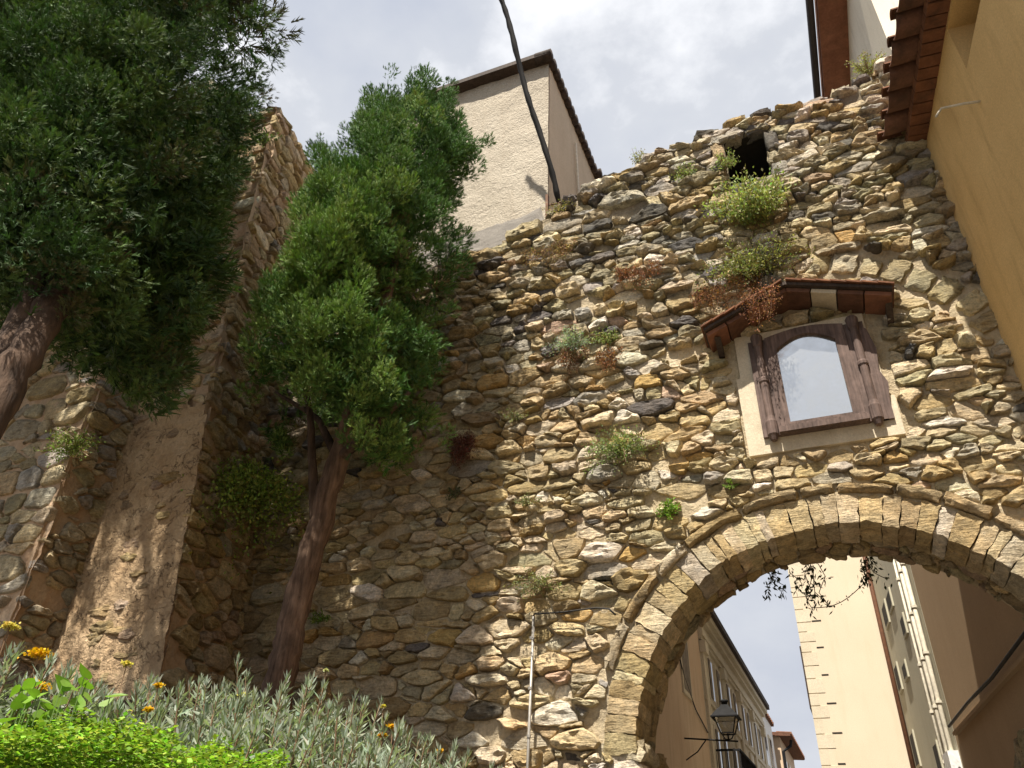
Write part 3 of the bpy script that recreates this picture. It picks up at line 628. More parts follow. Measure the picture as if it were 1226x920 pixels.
hk = MB(); hk.tube([yp(5.53, 7.63, -.02), yp(5.54, 7.66, .12), yp(5.56, 7.68, .3), yp(5.57, 7.6, .36)], .012, 7); hk = hk.build('wall_hook', 'pipe_cream', None, True)
tag(hk, 'small bent pale hook sticking out of the yellow wall', 'hook')
# ------------------------------------------------------------------ the street beyond the arch: right side
RW = lambda y, z, d: (2.4-.08*y-d, y, z)
br = thing('brown_house', 'shaded brown plastered house wall just behind the arch, right', 'house', (3, 10.5, 0))
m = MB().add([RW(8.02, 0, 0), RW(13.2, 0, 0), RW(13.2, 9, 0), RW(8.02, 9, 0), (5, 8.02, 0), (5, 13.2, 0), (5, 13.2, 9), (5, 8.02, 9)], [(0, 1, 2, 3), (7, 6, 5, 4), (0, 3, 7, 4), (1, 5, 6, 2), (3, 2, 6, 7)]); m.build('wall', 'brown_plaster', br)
m = MB().hexa([RW(8.1, 3.6, 0), RW(8.1, 3.6, .06), RW(13.0, 3.6, .06), RW(13.0, 3.6, 0), RW(8.1, 3.64, 0), RW(8.1, 3.64, .06), RW(13.0, 3.64, .06), RW(13.0, 3.64, 0)]); m.build('ledge', 'brown_plaster', br)
MB().tube([RW(8.15, 3.75, .07), RW(10, 3.7, .08), RW(11.5, 3.74, .07), RW(13.0, 3.72, .08)], .02, 6).build('cable', 'cable_black', br)
for k in range(9):
    a0, a1 = math.pi*k/9, math.pi*(k+.95)/9; r0, r1_ = .62, .86
    v, f = rough_block(lambda p, q, r: RW(9.6+(r0+(r1_-r0)*p)*math.cos(a0+(a1-a0)*r), 2.25+(r0+(r1_-r0)*p)*math.sin(a0+(a1-a0)*r), -.02+.1*q), (3, 2, 3), .008, .2)
    obj('door_arch_stone', v, f, 'stone', br, True, pick([(1, GB, .5), (1, OL, .5)]), origin=np.mean(v, 0))
gh = thing('grey_green_house', 'narrow grey green house with small windows and pipes beyond the arch', 'house', (3, 16.5, 0))
m = MB().add([RW(13.22, 0, 0), RW(17.58, 0, 0), RW(17.58, 9.3, 0), RW(13.22, 9.3, 0), (5, 13.22, 0), (5, 17.58, 0), (5, 17.58, 9.3), (5, 13.22, 9.3)], [(0, 1, 2, 3), (7, 6, 5, 4), (0, 3, 7, 4), (1, 5, 6, 2), (3, 2, 6, 7)]); m.build('wall', 'green_plaster', gh)
for yc, za, zb, w in ((15.0, 5.5, 5.85, .22), (15.85, 6.2, 6.55, .3), (16.0, 5.0, 5.3, .25), (13.9, 3.75, 4.3, .22), (14.85, 3.3, 3.8, .22), (16.7, 6.15, 6.6, .3), (17.0, 5.0, 5.5, .25), (17.0, 3.7, 4.3, .25)):
    m = MB().hexa([RW(yc-w, za, 0), RW(yc-w, za, .03), RW(yc+w, za, .03), RW(yc+w, za, 0), RW(yc-w, zb, 0), RW(yc-w, zb, .03), RW(yc+w, zb, .03), RW(yc+w, zb, 0)]); wn = m.build('window', 'green_plaster', gh)
    m = MB().add([RW(yc-w+.05, za+.05, .034), RW(yc+w-.05, za+.05, .034), RW(yc+w-.05, zb-.05, .034), RW(yc-w+.05, zb-.05, .034)], [(0, 1, 2, 3)]); m.build('pane', 'hollow_shade', wn)  # near-black sheet paints the shade of a recessed window
for yc, r, mat_, nm in ((13.4, .035, 'pipe_cream', 'downpipe'), (13.75, .03, 'pipe_cream', 'downpipe'), (14.15, .02, 'pipe_cream', 'downpipe')):
    pp = MB().tube([RW(yc, 0, .06), RW(yc, 9.2, .06)], r, 8).build(nm, mat_, gh, True)
    for z in (3.4, 4.1, 4.8, 5.5, 6.2): MB().tube([RW(yc, z, .06), RW(yc, z+.04, .06)], r+.015, 8).build('clip', mat_, pp)
MB().hexa([RW(13.25, 2.4, .0), RW(13.25, 2.4, .14), RW(13.7, 2.4, .14), RW(13.7, 2.4, 0), RW(13.25, 3.45, 0), RW(13.25, 3.45, .14), RW(13.7, 3.45, .14), RW(13.7, 3.45, 0)]).build('meter_box', 'pipe_white', gh)
bh = thing('quoined_house', 'tall sunlit beige house with stone quoins seen through the arch', 'house', (2, 23, 0))
BY, BX = 17.6, -.65
MB().box(BX, 6, BY, 24, 0, 14).build('wall', 'beige_plaster', bh)
z = 0.3; k = 0
while z < 13:
    h = U(.2, .3); w = (.3 if k % 2 else .17)+U(-.02, .02); MB().box(BX-.006, BX+w, BY-.008, BY+.2, z, z+h-.018).build('quoin', 'trim_stone', bh); z += h; k += 1
for z in np.arange(3.3, 8.8, .55): MB().box(BX+.3, BX+.3+U(.12, .2), BY-.004, BY+.02, z, z+.03).build('putlog_slot', 'hollow_shade', bh)  # flat near-black bars paint the shade inside slots
MB().tube([(.955, BY-.06, 0), (.955, BY-.06, 13.5)], .045, 8).build('downpipe', 'brown_metal', bh, True)
for za, zb in ((2.7, 3.85), (5.1, 6.4)): MB().box(BX-.08, BX-.002, BY+1.1, BY+2.2, za, zb).build('shutter', 'dark_wood', bh)
# ------------------------------------------------------------------ the street beyond: left side
LX = -2.6
ph = thing('pink_house', 'pinkish plastered house just left inside the arch', 'house', (-4, 12, 0))
MB().box(-7, LX, 8.3, 16.5, 0, 7.2).build('wall', 'pink_plaster', ph)
for yc, za in ((12.2, 4.4), (14.6, 4.6)):
    wn = MB().box(LX, LX+.03, yc-.4, yc+.4, za, za+1.3).build('window', 'trim_stone', ph); MB().box(LX+.03, LX+.036, yc-.32, yc+.32, za+.08, za+1.22).build('shutter', 'shutter_wood', wn)
MB().tube([(LX+.02, 13.6, 5.6), (LX+.03, 14.3, 4.9), (LX+.03, 15.2, 4.5), (LX+.02, 16.4, 4.3)], .012, 6).build('cable', 'cable_black', ph)
MB().box(-7, LX+.25, 8.3, 16.5, 7.2, 7.32).build('roof', 'dark_terracotta', ph)
nh = thing('cornice_house', 'cream house with deep moulded cornice and tall windows down the street', 'house', (-4, 22, 0))
MB().box(-7, LX, 16.52, 27.2, 0, 6.8).build('wall', 'cream_facade', nh)
co = MB()
for i, (dx, za, zb) in enumerate(((.06, 6.12, 6.2), (.1, 6.202, 6.34), (.07, 6.342, 6.48), (.16, 6.482, 6.58), (.24, 6.582, 6.7))): co.box(LX-.05, LX+dx, 16.5+.001*i, 27.25+.002*i, za, zb)
cor = co.build('cornice', 'trim_stone', nh); MB().box(-7, LX+.32, 16.45, 27.3, 6.702, 6.84).build('roof_edge', 'dark_wood', nh)
MB().box(LX-.02, LX+.05, 16.53, 27.2, 4.94, 5.02).build('string_course', 'trim_stone', nh)
for yc in (16.72, 19.2, 21.7, 24.2, 26.8):
    pl = MB().box(LX-.02, LX+.06, yc-.16, yc+.16, 0, 6.1).build('pilaster', 'trim_stone', nh)
    cc = MB().box(LX-.02, LX+.13, yc-.2, yc+.2, 5.86, 6.1); cc.build('capital', 'trim_stone', pl)
for yc in (17.45, 18.5, 19.95, 21.0, 22.45, 23.5, 25.0, 26.0):
    for za, zb in ((5.1, 5.9), (3.1, 4.5)):
        wn = MB().box(LX-.02, LX+.04, yc-.36, yc+.36, za-.06, zb+.08).build('window', 'trim_stone', nh)
        MB().box(LX+.04, LX+.046, yc-.24, yc+.24, za, zb).build('pane', 'glass_dark', wn)
        MB().box(LX+.046, LX+.06, yc-.24, yc-.02, za, zb).build('shutter', 'shutter_wood', wn)
for yc in (18.0, 20.5, 23.0, 25.5):
    MB().tube([(LX-.01, yc, 4.72), (LX+.05, yc, 4.72)], .16, 14).build('roundel', 'trim_stone', nh)
bal = MB().box(LX, LX+.55, 16.9, 19.4, 2.95, 3.07).build('balcony', 'trim_stone', nh)
rl = MB().box(LX+.5, LX+.53, 16.9, 19.4, 4.04, 4.08); rl.box(LX, LX+.499, 16.9, 16.93, 4.041, 4.079)
for y in np.arange(16.92, 19.4, .11): rl.box(LX+.508, LX+.522, y, y+.016, 3.072, 4.039)
for x in np.arange(LX+.05, LX+.5, .11): rl.box(x, x+.016, 16.905, 16.921, 3.072, 4.038)
rl.build('railing', 'black_metal', bal)
def far_house(lbl, x1, y0, y1, z, wall, gable=0, ov=.35):
    t = thing('far_house', lbl, 'house', (x1-2, (y0+y1)/2, 0), 'houses at the far end of the street')
    MB().box(-9, x1, y0, y1, 0, z).build('wall', wall, t)
    if gable: MB().prism([(-9, y0+.001, z), (x1, y0+.001, z), (-5.5, y0+.001, z+gable)], (0, 0, 0), (0, y1-y0, 0)).build('gable', wall, t)
    rf = MB().hexa([(-9, y0-.2, z+.02+gable*.5), (x1+ov, y0-.2, z-.05), (x1+ov, y1+.1, z-.05), (-9, y1+.1, z+.02+gable*.5), (-9, y0-.2, z+.14+gable*.5), (x1+ov, y0-.2, z+.08), (x1+ov, y1+.1, z+.08), (-9, y1+.1, z+.14+gable*.5)]).build('roof', 'old_terracotta', t)
    k = y0-.1
    while k < y1: MB().tube([(x1+ov-.5, k, z+.06), (x1+ov+.05, k, z+.02)], .09, 6).build('roof_tile', 'dark_terracotta', rf); k += .4
    for yc in np.arange(y0+1, y1-.6, 1.7):
        for za in (z-1.9, z-4.2):
            wn = MB().box(x1-.02, x1+.04, yc-.4, yc+.4, za, za+1.25).build('window', 'trim_stone', t); MB().box(x1+.04, x1+.046, yc-.3, yc+.3, za+.1, za+1.15).build('pane', 'glass_dark', wn)
    return t
far_house('white far house with a tiled roof above the cornice house end', -2.75, 28.2, 32.5, 7.15, 'white_paint', .9, .05)
f2 = far_house('tan far house with overhanging tiled eave and black downpipe', -2.55, 33, 39, 6.85, 'pink_plaster', .5, .42)
MB().tube([(-2.15, 33.1, 6.7), (-2.2, 33.1, 6.5), (-2.48, 33.0, 6.3), (-2.48, 33.0, 3)], .06, 6).build('downpipe', 'black_metal', f2)
far_house('farthest low house with brown tiled roof at the street end', -2.2, 41, 50, 6.2, 'pink_plaster', .5, .4)
# lantern
ln = thing('street_lantern', 'black four sided street lantern on a bracket beyond the arch', 'lantern', (LX, 14, 3.8))
lx, ly = -1.88, 14.0
def frust(cx_, cy_, z0, h0, z1, h1): return [(cx_+sx*h, cy_+sy*h, z) for z, h in ((z0, h0), (z1, h1)) for sx, sy in ((-1, -1), (1, -1), (1, 1), (-1, 1))]
MB().hexa(frust(lx, ly, 4.13, .215, 4.27, .1)).hexa(frust(lx, ly, 4.272, .085, 4.32, .06)).hexa(frust(lx, ly, 4.11, .225, 4.128, .225)).build('roof', 'black_metal', ln)
MB().tube([(lx, ly, 4.32), (lx, ly, 4.34), (lx, ly, 4.36), (lx, ly, 4.38), (lx, ly, 4.4)], [.03, .05, .05, .07, .06], 10).build('finial', 'black_metal', ln, True)
MB().hexa(frust(lx, ly, 3.89, .095, 4.108, .165)).build('glass', 'lantern_glass', ln)
fm = MB()
for sx, sy in ((-1, -1), (1, -1), (1, 1), (-1, 1)): fm.tube([(lx+sx*.1, ly+sy*.1, 3.88), (lx+sx*.172, ly+sy*.172, 4.11)], .011, 6)
for z, h in ((3.88, .1),):
    for (a_, b_) in (((-1, -1), (1, -1)), ((1, -1), (1, 1)), ((1, 1), (-1, 1)), ((-1, 1), (-1, -1))): fm.tube([(lx+a_[0]*h, ly+a_[1]*h, z), (lx+b_[0]*h, ly+b_[1]*h, z)], .012, 6)
fm.tube([(lx-.1, ly, 3.88), (lx-.05, ly, 3.8), (lx, ly, 3.79), (lx+.05, ly, 3.8), (lx+.1, ly, 3.88)], .01, 6); fm.tube([(lx, ly, 3.88), (lx, ly, 3.76)], .014, 6)
fm.build('frame', 'black_metal', ln)
bm_ = MB(); bm_.tube([(LX+.0, ly, 3.83), (lx+.15, ly, 3.76)], .014, 6); bm_.tube([(LX, ly, 3.5), (LX+.2, ly, 3.62), (LX+.35, ly, 3.79)], .01, 6); bm_.build('bracket', 'black_metal', ln)
# ------------------------------------------------------------------ vegetation helpers
def leaf_mesh(name, base, dirs, L, Wd, cols, mat, parent=None, shape='rhomb', nrm=None, origin=None, smooth=False):
    """many leaf-sized faces as one mesh; base,dirs Nx3, L,Wd N"""
    n = len(base); d = dirs/np.linalg.norm(dirs, axis=1)[:, None]
    r = rng.normal(size=(n, 3)) if nrm is None else nrm+rng.normal(0, .25, (n, 3))
    s = np.cross(d, r); s /= np.linalg.norm(s, axis=1)[:, None]+1e-9; up_ = np.cross(s, d)
    L = np.broadcast_to(L, (n,))[:, None]; Wd = np.broadcast_to(Wd, (n,))[:, None]
    p0 = base; pm = base+d*L*.5+up_*L*.04; p3 = base+d*L-up_*L*.08; pa = base+d*L*.45+s*Wd*.5; pb = base+d*L*.45-s*Wd*.5
    V = np.stack([p0, pa, p3, pb], 1).reshape(-1, 3); i = np.arange(n)*4
    F = np.concatenate([np.stack([i, i+1, i+2], 1), np.stack([i, i+2, i+3], 1)])
    return obj(name, V, F, mat, parent, smooth, np.repeat(cols, 4, 0), origin)
def vary(c, n, s=.18, hue=.08):
    g = np.exp(rng.normal(0, s, (n, 1))); return np.clip(np.array(c)[None]*g*np.exp(rng.normal(0, hue, (n, 3))), .003, .9)
def sphere_pts(n):
    v = rng.normal(size=(n, 3)); return v/np.linalg.norm(v, axis=1)[:, None]
def spray_templates(k=8):
    out = []
    for _ in range(k):
        tris = []
        def blade(p, q, w):
            p, q = np.array(p), np.array(q); d = q-p; s = np.cross(d, [rng.normal(0, .4), rng.normal(0, .4), 1]); s /= np.linalg.norm(s)+1e-9
            tris.append([p+s*w, p-s*w, q])
        blade((0, 0, 0), (0, 1, rng.normal(0, .1)), .055)
        for i in range(10):
            y = .03+.8*i/10; sd = 1 if i % 2 else -1; l = (.6-.36*y)*U(.7, 1.3); a = math.radians(U(14, 38)); z = U(-.6, .6)
            blade((0, y, 0), (sd*l*math.sin(a), y+l*math.cos(a), z*l), .05)
        out.append(np.array(tris))
    return out
SPR = spray_templates()
def spray_mesh(name, base, dirs, L, cols, parent, mat='needle', fat=1.0):
    n = len(base); d = dirs/np.linalg.norm(dirs, axis=1)[:, None]; r = rng.normal(size=(n, 3)); s = np.cross(d, r); s /= np.linalg.norm(s, axis=1)[:, None]; u = np.cross(s, d)
    kind = rng.integers(0, len(SPR), n); VV = []; CC = []
    for k, T in enumerate(SPR):
        i = np.where(kind == k)[0]
        if not len(i): continue
        t = T.reshape(-1, 3)
        P = base[i][:, None]+(s[i][:, None]*t[None, :, :1]*fat+d[i][:, None]*t[None, :, 1:2]+u[i][:, None]*t[None, :, 2:3]*fat)*L[i][:, None, None]
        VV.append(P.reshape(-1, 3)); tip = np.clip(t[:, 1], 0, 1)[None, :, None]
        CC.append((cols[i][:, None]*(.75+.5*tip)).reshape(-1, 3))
    V = np.concatenate(VV); C_ = np.concatenate(CC); F = np.arange(len(V)).reshape(-1, 3)
    return obj(name, V, F, mat, parent, False, C_)
def in_poly(P, x, y):
    c = False; j = len(P)-1
    for i in range(len(P)):
        if (P[i][1] > y) != (P[j][1] > y) and x < (P[j][0]-P[i][0])*(y-P[i][1])/(P[j][1]-P[i][1])+P[i][0]: c = not c
        j = i
    return c
def edge_dist(P, x, y):
    best = 1e9
    for i in range(len(P)):
        a, b = np.array(P[i], float), np.array(P[(i+1) % len(P)], float); p = np.array([x, y]); t = max(0, min(1, (p-a).dot(b-a)/((b-a).dot(b-a)+1e-9))); best = min(best, np.linalg.norm(p-a-t*(b-a)))
    return best
def crown(outline, Yc, half, E, n, rad, per, L, cols, parent, extra=(), front=.62, upw=.6, inner=14, lobe=.3, inset=5, skip=None, nl=8):
    """clumps of sprays through the crown's volume; the outline gives its width at depth Yc, `half` its half thickness"""
    xs = [p[0] for p in outline]; ys = [p[1] for p in outline]; C_ = []
    while len(C_) < n:                                      # lobes, each of several clumps
        x, y = U(min(xs), max(xs)), U(min(ys), max(ys))
        if not in_poly(outline, x, y): continue
        ed = edge_dist(outline, x, y)
        if ed < inset: continue
        e_ = 0; e_ = min(1, ed/E); hd = half*math.sqrt(max(.0, 1-(1-e_)**2))
        sgn = -1 if random.random() < front else 1
        dy = sgn*hd*(1-.75*random.random()**2.2); c = on_y(x, y, Yc); dist = np.linalg.norm(c-CAM); c = c+np.array([0, dy, 0])
        R = min(lobe, ed*dist/PF*.75); q = random.random(); base = np.array(cols[0])*(1-q)+np.array(cols[1])*q
        if random.random() < cols[3]: base = np.array(cols[2])
        for s in sphere_pts(max(3, int(nl*(R/lobe)**1.3))):
            if random.random() < .5: s[1] = -abs(s[1])
            if not in_poly(outline, *to_pix(c+s*R)): continue
            if skip is None or not skip(c+s*R): C_.append((c+s*R, U(*rad)*(.5+.5*e_), e_, base))
    for (x, y, dy, r) in extra: C_.append((on_y(x, y, Yc)+np.array([0, dy, 0]), r, .2, np.array(cols[0])))
    ctr = np.mean([c[0] for c in C_], 0)
    B, D, LL, K = [], [], [], []
    for c, r, e_, base in C_:
        m_ = max(26, int(per*(r/rad[1])**2)); s = sphere_pts(m_); rr = r*rng.uniform(.25, 1, (m_, 1))**.6
        out_ = c-ctr; out_[2] *= .2; out_ = out_/(np.linalg.norm(out_)+1e-6)
        B.append(c+s*rr*np.array([1, 1, 1.15])); D.append(s*.7+np.array([0, 0, upw])+out_*.45+rng.normal(0, .25, (m_, 3))); LL.append(rng.uniform(*L, m_)*(1 if r > .12 else .8))
        K.append(vary(base, m_, .16, .07))
    for c, r, e_, base in C_:                               # coarser filler sprays inside the crown, coloured a little darker
        if e_ < .35: continue
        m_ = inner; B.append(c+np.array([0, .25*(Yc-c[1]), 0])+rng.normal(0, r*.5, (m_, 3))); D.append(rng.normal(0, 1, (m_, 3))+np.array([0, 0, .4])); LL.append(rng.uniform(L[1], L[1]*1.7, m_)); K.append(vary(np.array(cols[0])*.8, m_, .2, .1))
    B = np.concatenate(B); D = np.concatenate(D); LL = np.concatenate(LL); K = np.concatenate(K)
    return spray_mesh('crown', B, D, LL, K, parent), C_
def limb(name, pts, r, parent, mat='bark', n=9, jit=.06):
    P = np.array(pts, float); t = np.linspace(0, len(P)-1, 5*len(P)); Q = np.c_[[np.interp(t, range(len(P)), P[:, k]) for k in range(3)]].T
    for _ in range(2): Q[1:-1] = (Q[:-2]+2*Q[1:-1]+Q[2:])/4
    Q[1:-1] += rng.normal(0, r[0]*.05, Q[1:-1].shape)
    return MB().tube(Q, list(np.interp(np.linspace(0, 1, len(Q)), np.linspace(0, 1, len(r)), r)), n, jit).build(name, mat, parent, True)
# ------------------------------------------------------------------ the leaning cypress by the gate wall
TY = 5.65
tb = on_y(330, 840, TY); ct = thing('cypress_tree', 'leaning cypress tree with bare trunk standing before the gate wall', 'tree', (tb[0], TY, bank_z(tb[0], TY)-.05))
tp = [on_y(x, y, TY) for x, y in ((328, 850), (340, 790), (352, 735), (377, 640), (405, 550), (440, 440), (475, 300), (505, 160))]
limb('trunk', [np.array([tp[0][0]-.03, TY, bank_z(tb[0], TY)-.15])]+tp, [.17, .14, .132, .126, .12, .114, .1, .08, .06, .03], ct, 'bark_trunk', 14, .06)
limb('branch', [tp[3]+np.array([.0, -.02, .1]), on_y(374, 560, TY-.1), on_y(372, 500, TY-.15), on_y(360, 430, TY-.2)], [.055, .045, .035, .02], ct)
limb('branch', [tp[4], on_y(440, 520, TY-.1), on_y(490, 470, TY-.2)], [.06, .045, .02], ct)
limb('branch', [tp[4], on_y(380, 500, TY+.1), on_y(330, 470, TY+.2)], [.05, .035, .015], ct)
OUT = [(300, 545), (285, 500), (290, 470), (282, 438), (304, 400), (316, 355), (348, 295), (360, 250), (378, 215), (384, 170), (400, 205), (425, 175), (440, 115), (470, 125), (492, 108), (515, 118), (545, 112), (550, 165), (584, 180), (552, 215), (538, 245), (540, 290), (532, 330), (545, 372), (536, 400), (546, 430), (538, 470), (545, 510), (520, 555), (470, 580), (435, 590), (440, 550), (405, 545), (398, 500), (370, 520), (340, 545)]
ex = [(548+U(-8, 5), 104+11*i, -.05, .06+.008*i) for i in range(8)]+[(518+U(-10, 10), 106+9*i, U(-.2, .2), .08) for i in range(12)]+[(466+U(-8, 8), 120+12*i, U(-.2, .2), .08) for i in range(9)]+[(591-9*i, 176+3*i, -.1, .06+.015*i) for i in range(6)]+[(384, 165+12*i, 0, .05+.012*i) for i in range(5)]+[(432, 150+12*i, .1, .06) for i in range(4)]+[(443, 105+14*i, 0, .05+.012*i) for i in range(6)]+[(492, 104+14*i, .1, .06+.01*i) for i in range(5)]+[(540, 108+13*i, -.1, .08+.01*i) for i in range(5)]+[(586-13*i, 178+4*i, -.1, .07+.02*i) for i in range(4)]
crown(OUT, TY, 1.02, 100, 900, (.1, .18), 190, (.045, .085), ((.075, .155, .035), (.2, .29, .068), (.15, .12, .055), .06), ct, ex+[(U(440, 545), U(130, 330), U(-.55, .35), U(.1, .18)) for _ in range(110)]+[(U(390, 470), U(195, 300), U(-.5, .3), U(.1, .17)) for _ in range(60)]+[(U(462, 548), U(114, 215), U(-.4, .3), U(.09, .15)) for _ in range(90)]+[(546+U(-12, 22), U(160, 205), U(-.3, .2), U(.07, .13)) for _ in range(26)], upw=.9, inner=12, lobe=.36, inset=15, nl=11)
# ------------------------------------------------------------------ the big cypress close by on the left
LY = 2.15
lt = thing('large_cypress', 'large dark cypress in the upper left foreground with brown limbs', 'tree', (-3.75, 1.9, bank_z(-3.75, 1.9)-.05))
lt_base = np.array([-3.75, 1.9, bank_z(-3.75, 1.9)-.15])
limb('trunk', [lt_base, on_y(-75, 600, 1.9), on_y(-5, 475, 2.0), on_y(48, 395, 2.12), on_y(85, 320, 2.3), on_y(105, 220, 2.5), on_y(110, 100, 2.7), on_y(105, -80, 2.8), on_y(95, -300, 2.9)], [.15, .11, .092, .084, .072, .06, .05, .03], lt, 'bark', 14, .06)
limb('branch', [on_y(-120, 330, 2.0), on_y(-20, 285, 2.05), on_y(40, 255, 2.1), on_y(80, 228, 2.2), on_y(105, 195, 2.35)], [.07, .06, .045, .034, .018], lt, 'bark_light', 9)
limb('branch', [on_y(-60, 305, 2.02), on_y(10, 288, 2.05), on_y(70, 275, 2.1), on_y(108, 258, 2.15)], [.035, .026, .018, .01], lt, 'bark_light', 8)
limb('branch', [on_y(40, 405, 2.12), on_y(110, 340, 2.5), on_y(170, 290, 2.8)], [.05, .035, .02], lt, 'bark')
OUT2 = [(-260, 400), (-330, 100), (-300, -250), (-100, -480), (200, -480), (330, -300), (350, -100), (338, 0), (345, 60), (322, 112), (300, 150), (278, 215), (258, 262), (262, 320), (240, 380), (215, 410), (222, 450), (196, 480), (150, 470), (112, 475), (92, 440), (70, 425), (30, 405), (-20, 400), (-60, 440), (-150, 440)]
ex2 = []
while len(ex2) < 260:
    x, y = U(-80, 215), U(20, 425)
    if (x < 118 and 180 < y < 305) or y > 372+.5*min(x, 130) or (x > 60 and y > 300 and x < 110 and y > 340+.6*x): continue
    ex2.append((x, y, U(-1.05, -.6), U(.1, .18)))
def sun_gap(c):                                             # clumps left out of the crown so sun reaches the tower
    z = c[2]-1.96*(5.6-c[1]); x = c[0]+.087*(5.6-c[1]); return (-7.35 < x < -5.6 and 2.4 < z < 5.0 and random.random() < .88) or (-7.8 < x < -7.3 and 3.6 < z < 7.2)
LC = ((.042, .086, .024), (.095, .15, .04), (.085, .085, .036), .1)
OUT2A = [(max(-70, x), max(-90, y)) for x, y in OUT2]
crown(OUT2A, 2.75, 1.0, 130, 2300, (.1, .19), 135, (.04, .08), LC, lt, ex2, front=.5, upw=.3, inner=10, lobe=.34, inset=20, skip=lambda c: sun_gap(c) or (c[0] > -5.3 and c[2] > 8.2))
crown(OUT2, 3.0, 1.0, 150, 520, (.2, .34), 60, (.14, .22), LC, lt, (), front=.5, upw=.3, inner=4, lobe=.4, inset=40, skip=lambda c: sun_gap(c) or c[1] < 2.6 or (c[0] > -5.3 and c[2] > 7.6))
B, D, K = [], [], []                                        # unseen clumps added to the crown to shade the tower
for i in range(200):
    cc, rr = (((-6.4, 3.0, 11.0), (1.0, .9, .9)), ((-8.9, 2.9, 9.3), (1.2, 1.1, 3.0)))[i % 3 > 0]
    c = np.array(cc)+sphere_pts(1)[0]*np.array(rr)*random.random()**.4; m_ = 36
    if sun_gap(c): continue
    B.append(c+rng.normal(0, .2, (m_, 3))); D.append(rng.normal(0, 1, (m_, 3))+np.array([0, 0, .4])); K.append(vary((.05, .09, .026), m_))
spray_mesh('crown', np.concatenate(B), np.concatenate(D), rng.uniform(.16, .26, sum(map(len, B))), np.concatenate(K), lt)
limb('branch', [on_y(-5, 475, 2.0), np.array([-4.6, 2.4, 6.0]), np.array([-5.8, 2.8, 8.0]), np.array([-6.6, 2.9, 10.5])], [.08, .07, .05, .02], lt)
limb('branch', [np.array([-5.0, 2.5, 6.6]), np.array([-7.0, 2.8, 8.0]), np.array([-8.8, 2.9, 9.5])], [.07, .05, .02], lt)
# ------------------------------------------------------------------ plants growing on the walls
GREEN, PALE, SILV, DRY, LIME = (.13, .17, .05), (.24, .27, .11), (.27, .31, .235), (.24, .1, .05), (.25, .38, .03)
def weed(lbl, c, r, n, leaf, col, mat='leaf', droop=-.2, up=.5, out_dir=(0, -1, 0), name='wall_plant', stems=10, group='plants rooted in the old walls'):
    c = np.array(c, float); t = thing(name, lbl, 'plant', tuple(c), group); od = np.array(out_dir, float)
    r = tuple(1.35*q for q in r); n = int(n*1.7); ns = max(5, n//28); B, D, S = [], [], MB()
    for i in range(ns):
        d = sphere_pts(1)[0]; d = d*np.array([1, 1, .8])+od*.75+np.array([0, 0, up]); d /= np.linalg.norm(d); l = U(.55, 1.05)
        tip = c+d*np.array(r)*l; mid = (c+tip)/2+np.array([0, 0, .12*r[2]]); tip = tip+np.array([0, 0, droop*r[2]*l])
        if i < stems*3: S.tube([c, mid, tip], [.004, .003, .0015], 4, caps=False)
        k = max(4, n//ns); tt = rng.uniform(.15, 1.05, (k, 1)); P = (1-tt)**2*c+2*tt*(1-tt)*mid+tt**2*tip
        B.append(P+rng.normal(0, .12*min(r), (k, 3))*.6); D.append(d[None]*.6+rng.normal(0, .7, (k, 3)))
    B = np.concatenate(B); D = np.concatenate(D); m_ = len(B)
    leaf_mesh('foliage', B, D, rng.uniform(.6, 1.3, m_)*leaf, rng.uniform(.35, .6, m_)*leaf, vary(col, m_, .3, .12), mat, t)
    S.build('stems', 'bark_light', t)
    return t
def hanging(lbl, c, w, h, n, col=DRY, name='dry_trailing_plant', y=6.9):
    c = np.array(c, float); t = thing(name, lbl, 'plant', tuple(c), 'dried plants hanging on the gate wall'); S = MB(); B, D = [], []
    for i in range(n):
        x = c[0]+U(-w, w); l = h*U(.35, 1)*(1-.5*abs(x-c[0])/w); p = [np.array([x, y-U(0, .08), c[2]+U(-.06, .06)])]
        for k in range(5): p.append(p[-1]+np.array([U(-.03, .03), U(-.02, .015), -l/5]))
        S.tube(p, [.004, .0035, .003, .003, .002, .0015], 3, caps=False)
        for q in p: k = 7; B.append(q+rng.normal(0, .025, (k, 3))); D.append(rng.normal(0, 1, (k, 3))+np.array([0, 0, -.6]))
    B = np.concatenate(B); D = np.concatenate(D)
    leaf_mesh('dry_leaves', B, D, rng.uniform(.015, .035, len(B)), rng.uniform(.006, .012, len(B)), vary(col, len(B), .35, .12), 'dry', t); S.build('strands', 'rust_metal', t)
gp_ = lambda x, y, Y=6.93: on_y(x, y, Y)
weed('bushy green plant sprouting just below the small dark opening', gp_(905, 272), (.48, .5, .5), 2600, .046, (.25, .27, .1), up=.8, droop=-.05)
weed('low green plant spreading directly above the shrine canopy', gp_(905, 330), (.55, .4, .32), 1900, .036, (.2, .2, .08), up=.4)
weed('thin yellowish plant beside the left edge of the dark opening', gp_(868, 205), (.16, .2, .3), 350, .03, PALE, up=.6)
weed('pale plant in the top stones left of the dark opening', gp_(822, 215), (.2, .2, .16), 350, .028, PALE)
hanging('reddish dried plant trailing over the left canopy slope', gp_(908, 352, 6.62), .2, .55, 24, (.3, .14, .075), y=6.6)
hanging('rusty dried plant mat left above the canopy tip', gp_(868, 345), .34, .4, 40, (.26, .13, .06))
hanging('red brown dried tuft on the middle of the upper wall', gp_(765, 325), .26, .32, 36)
hanging('dried straw coloured growth high below the rendered house', gp_(660, 300), .35, .35, 30, (.3, .2, .1))
hanging('dark red dried plant hanging beside the cypress crown', gp_(557, 528), .14, .42, 60, (.13, .045, .03))
hanging('dried brown strands under the silver wall plant', gp_(688, 425), .14, .35, 22, (.25, .13, .07))
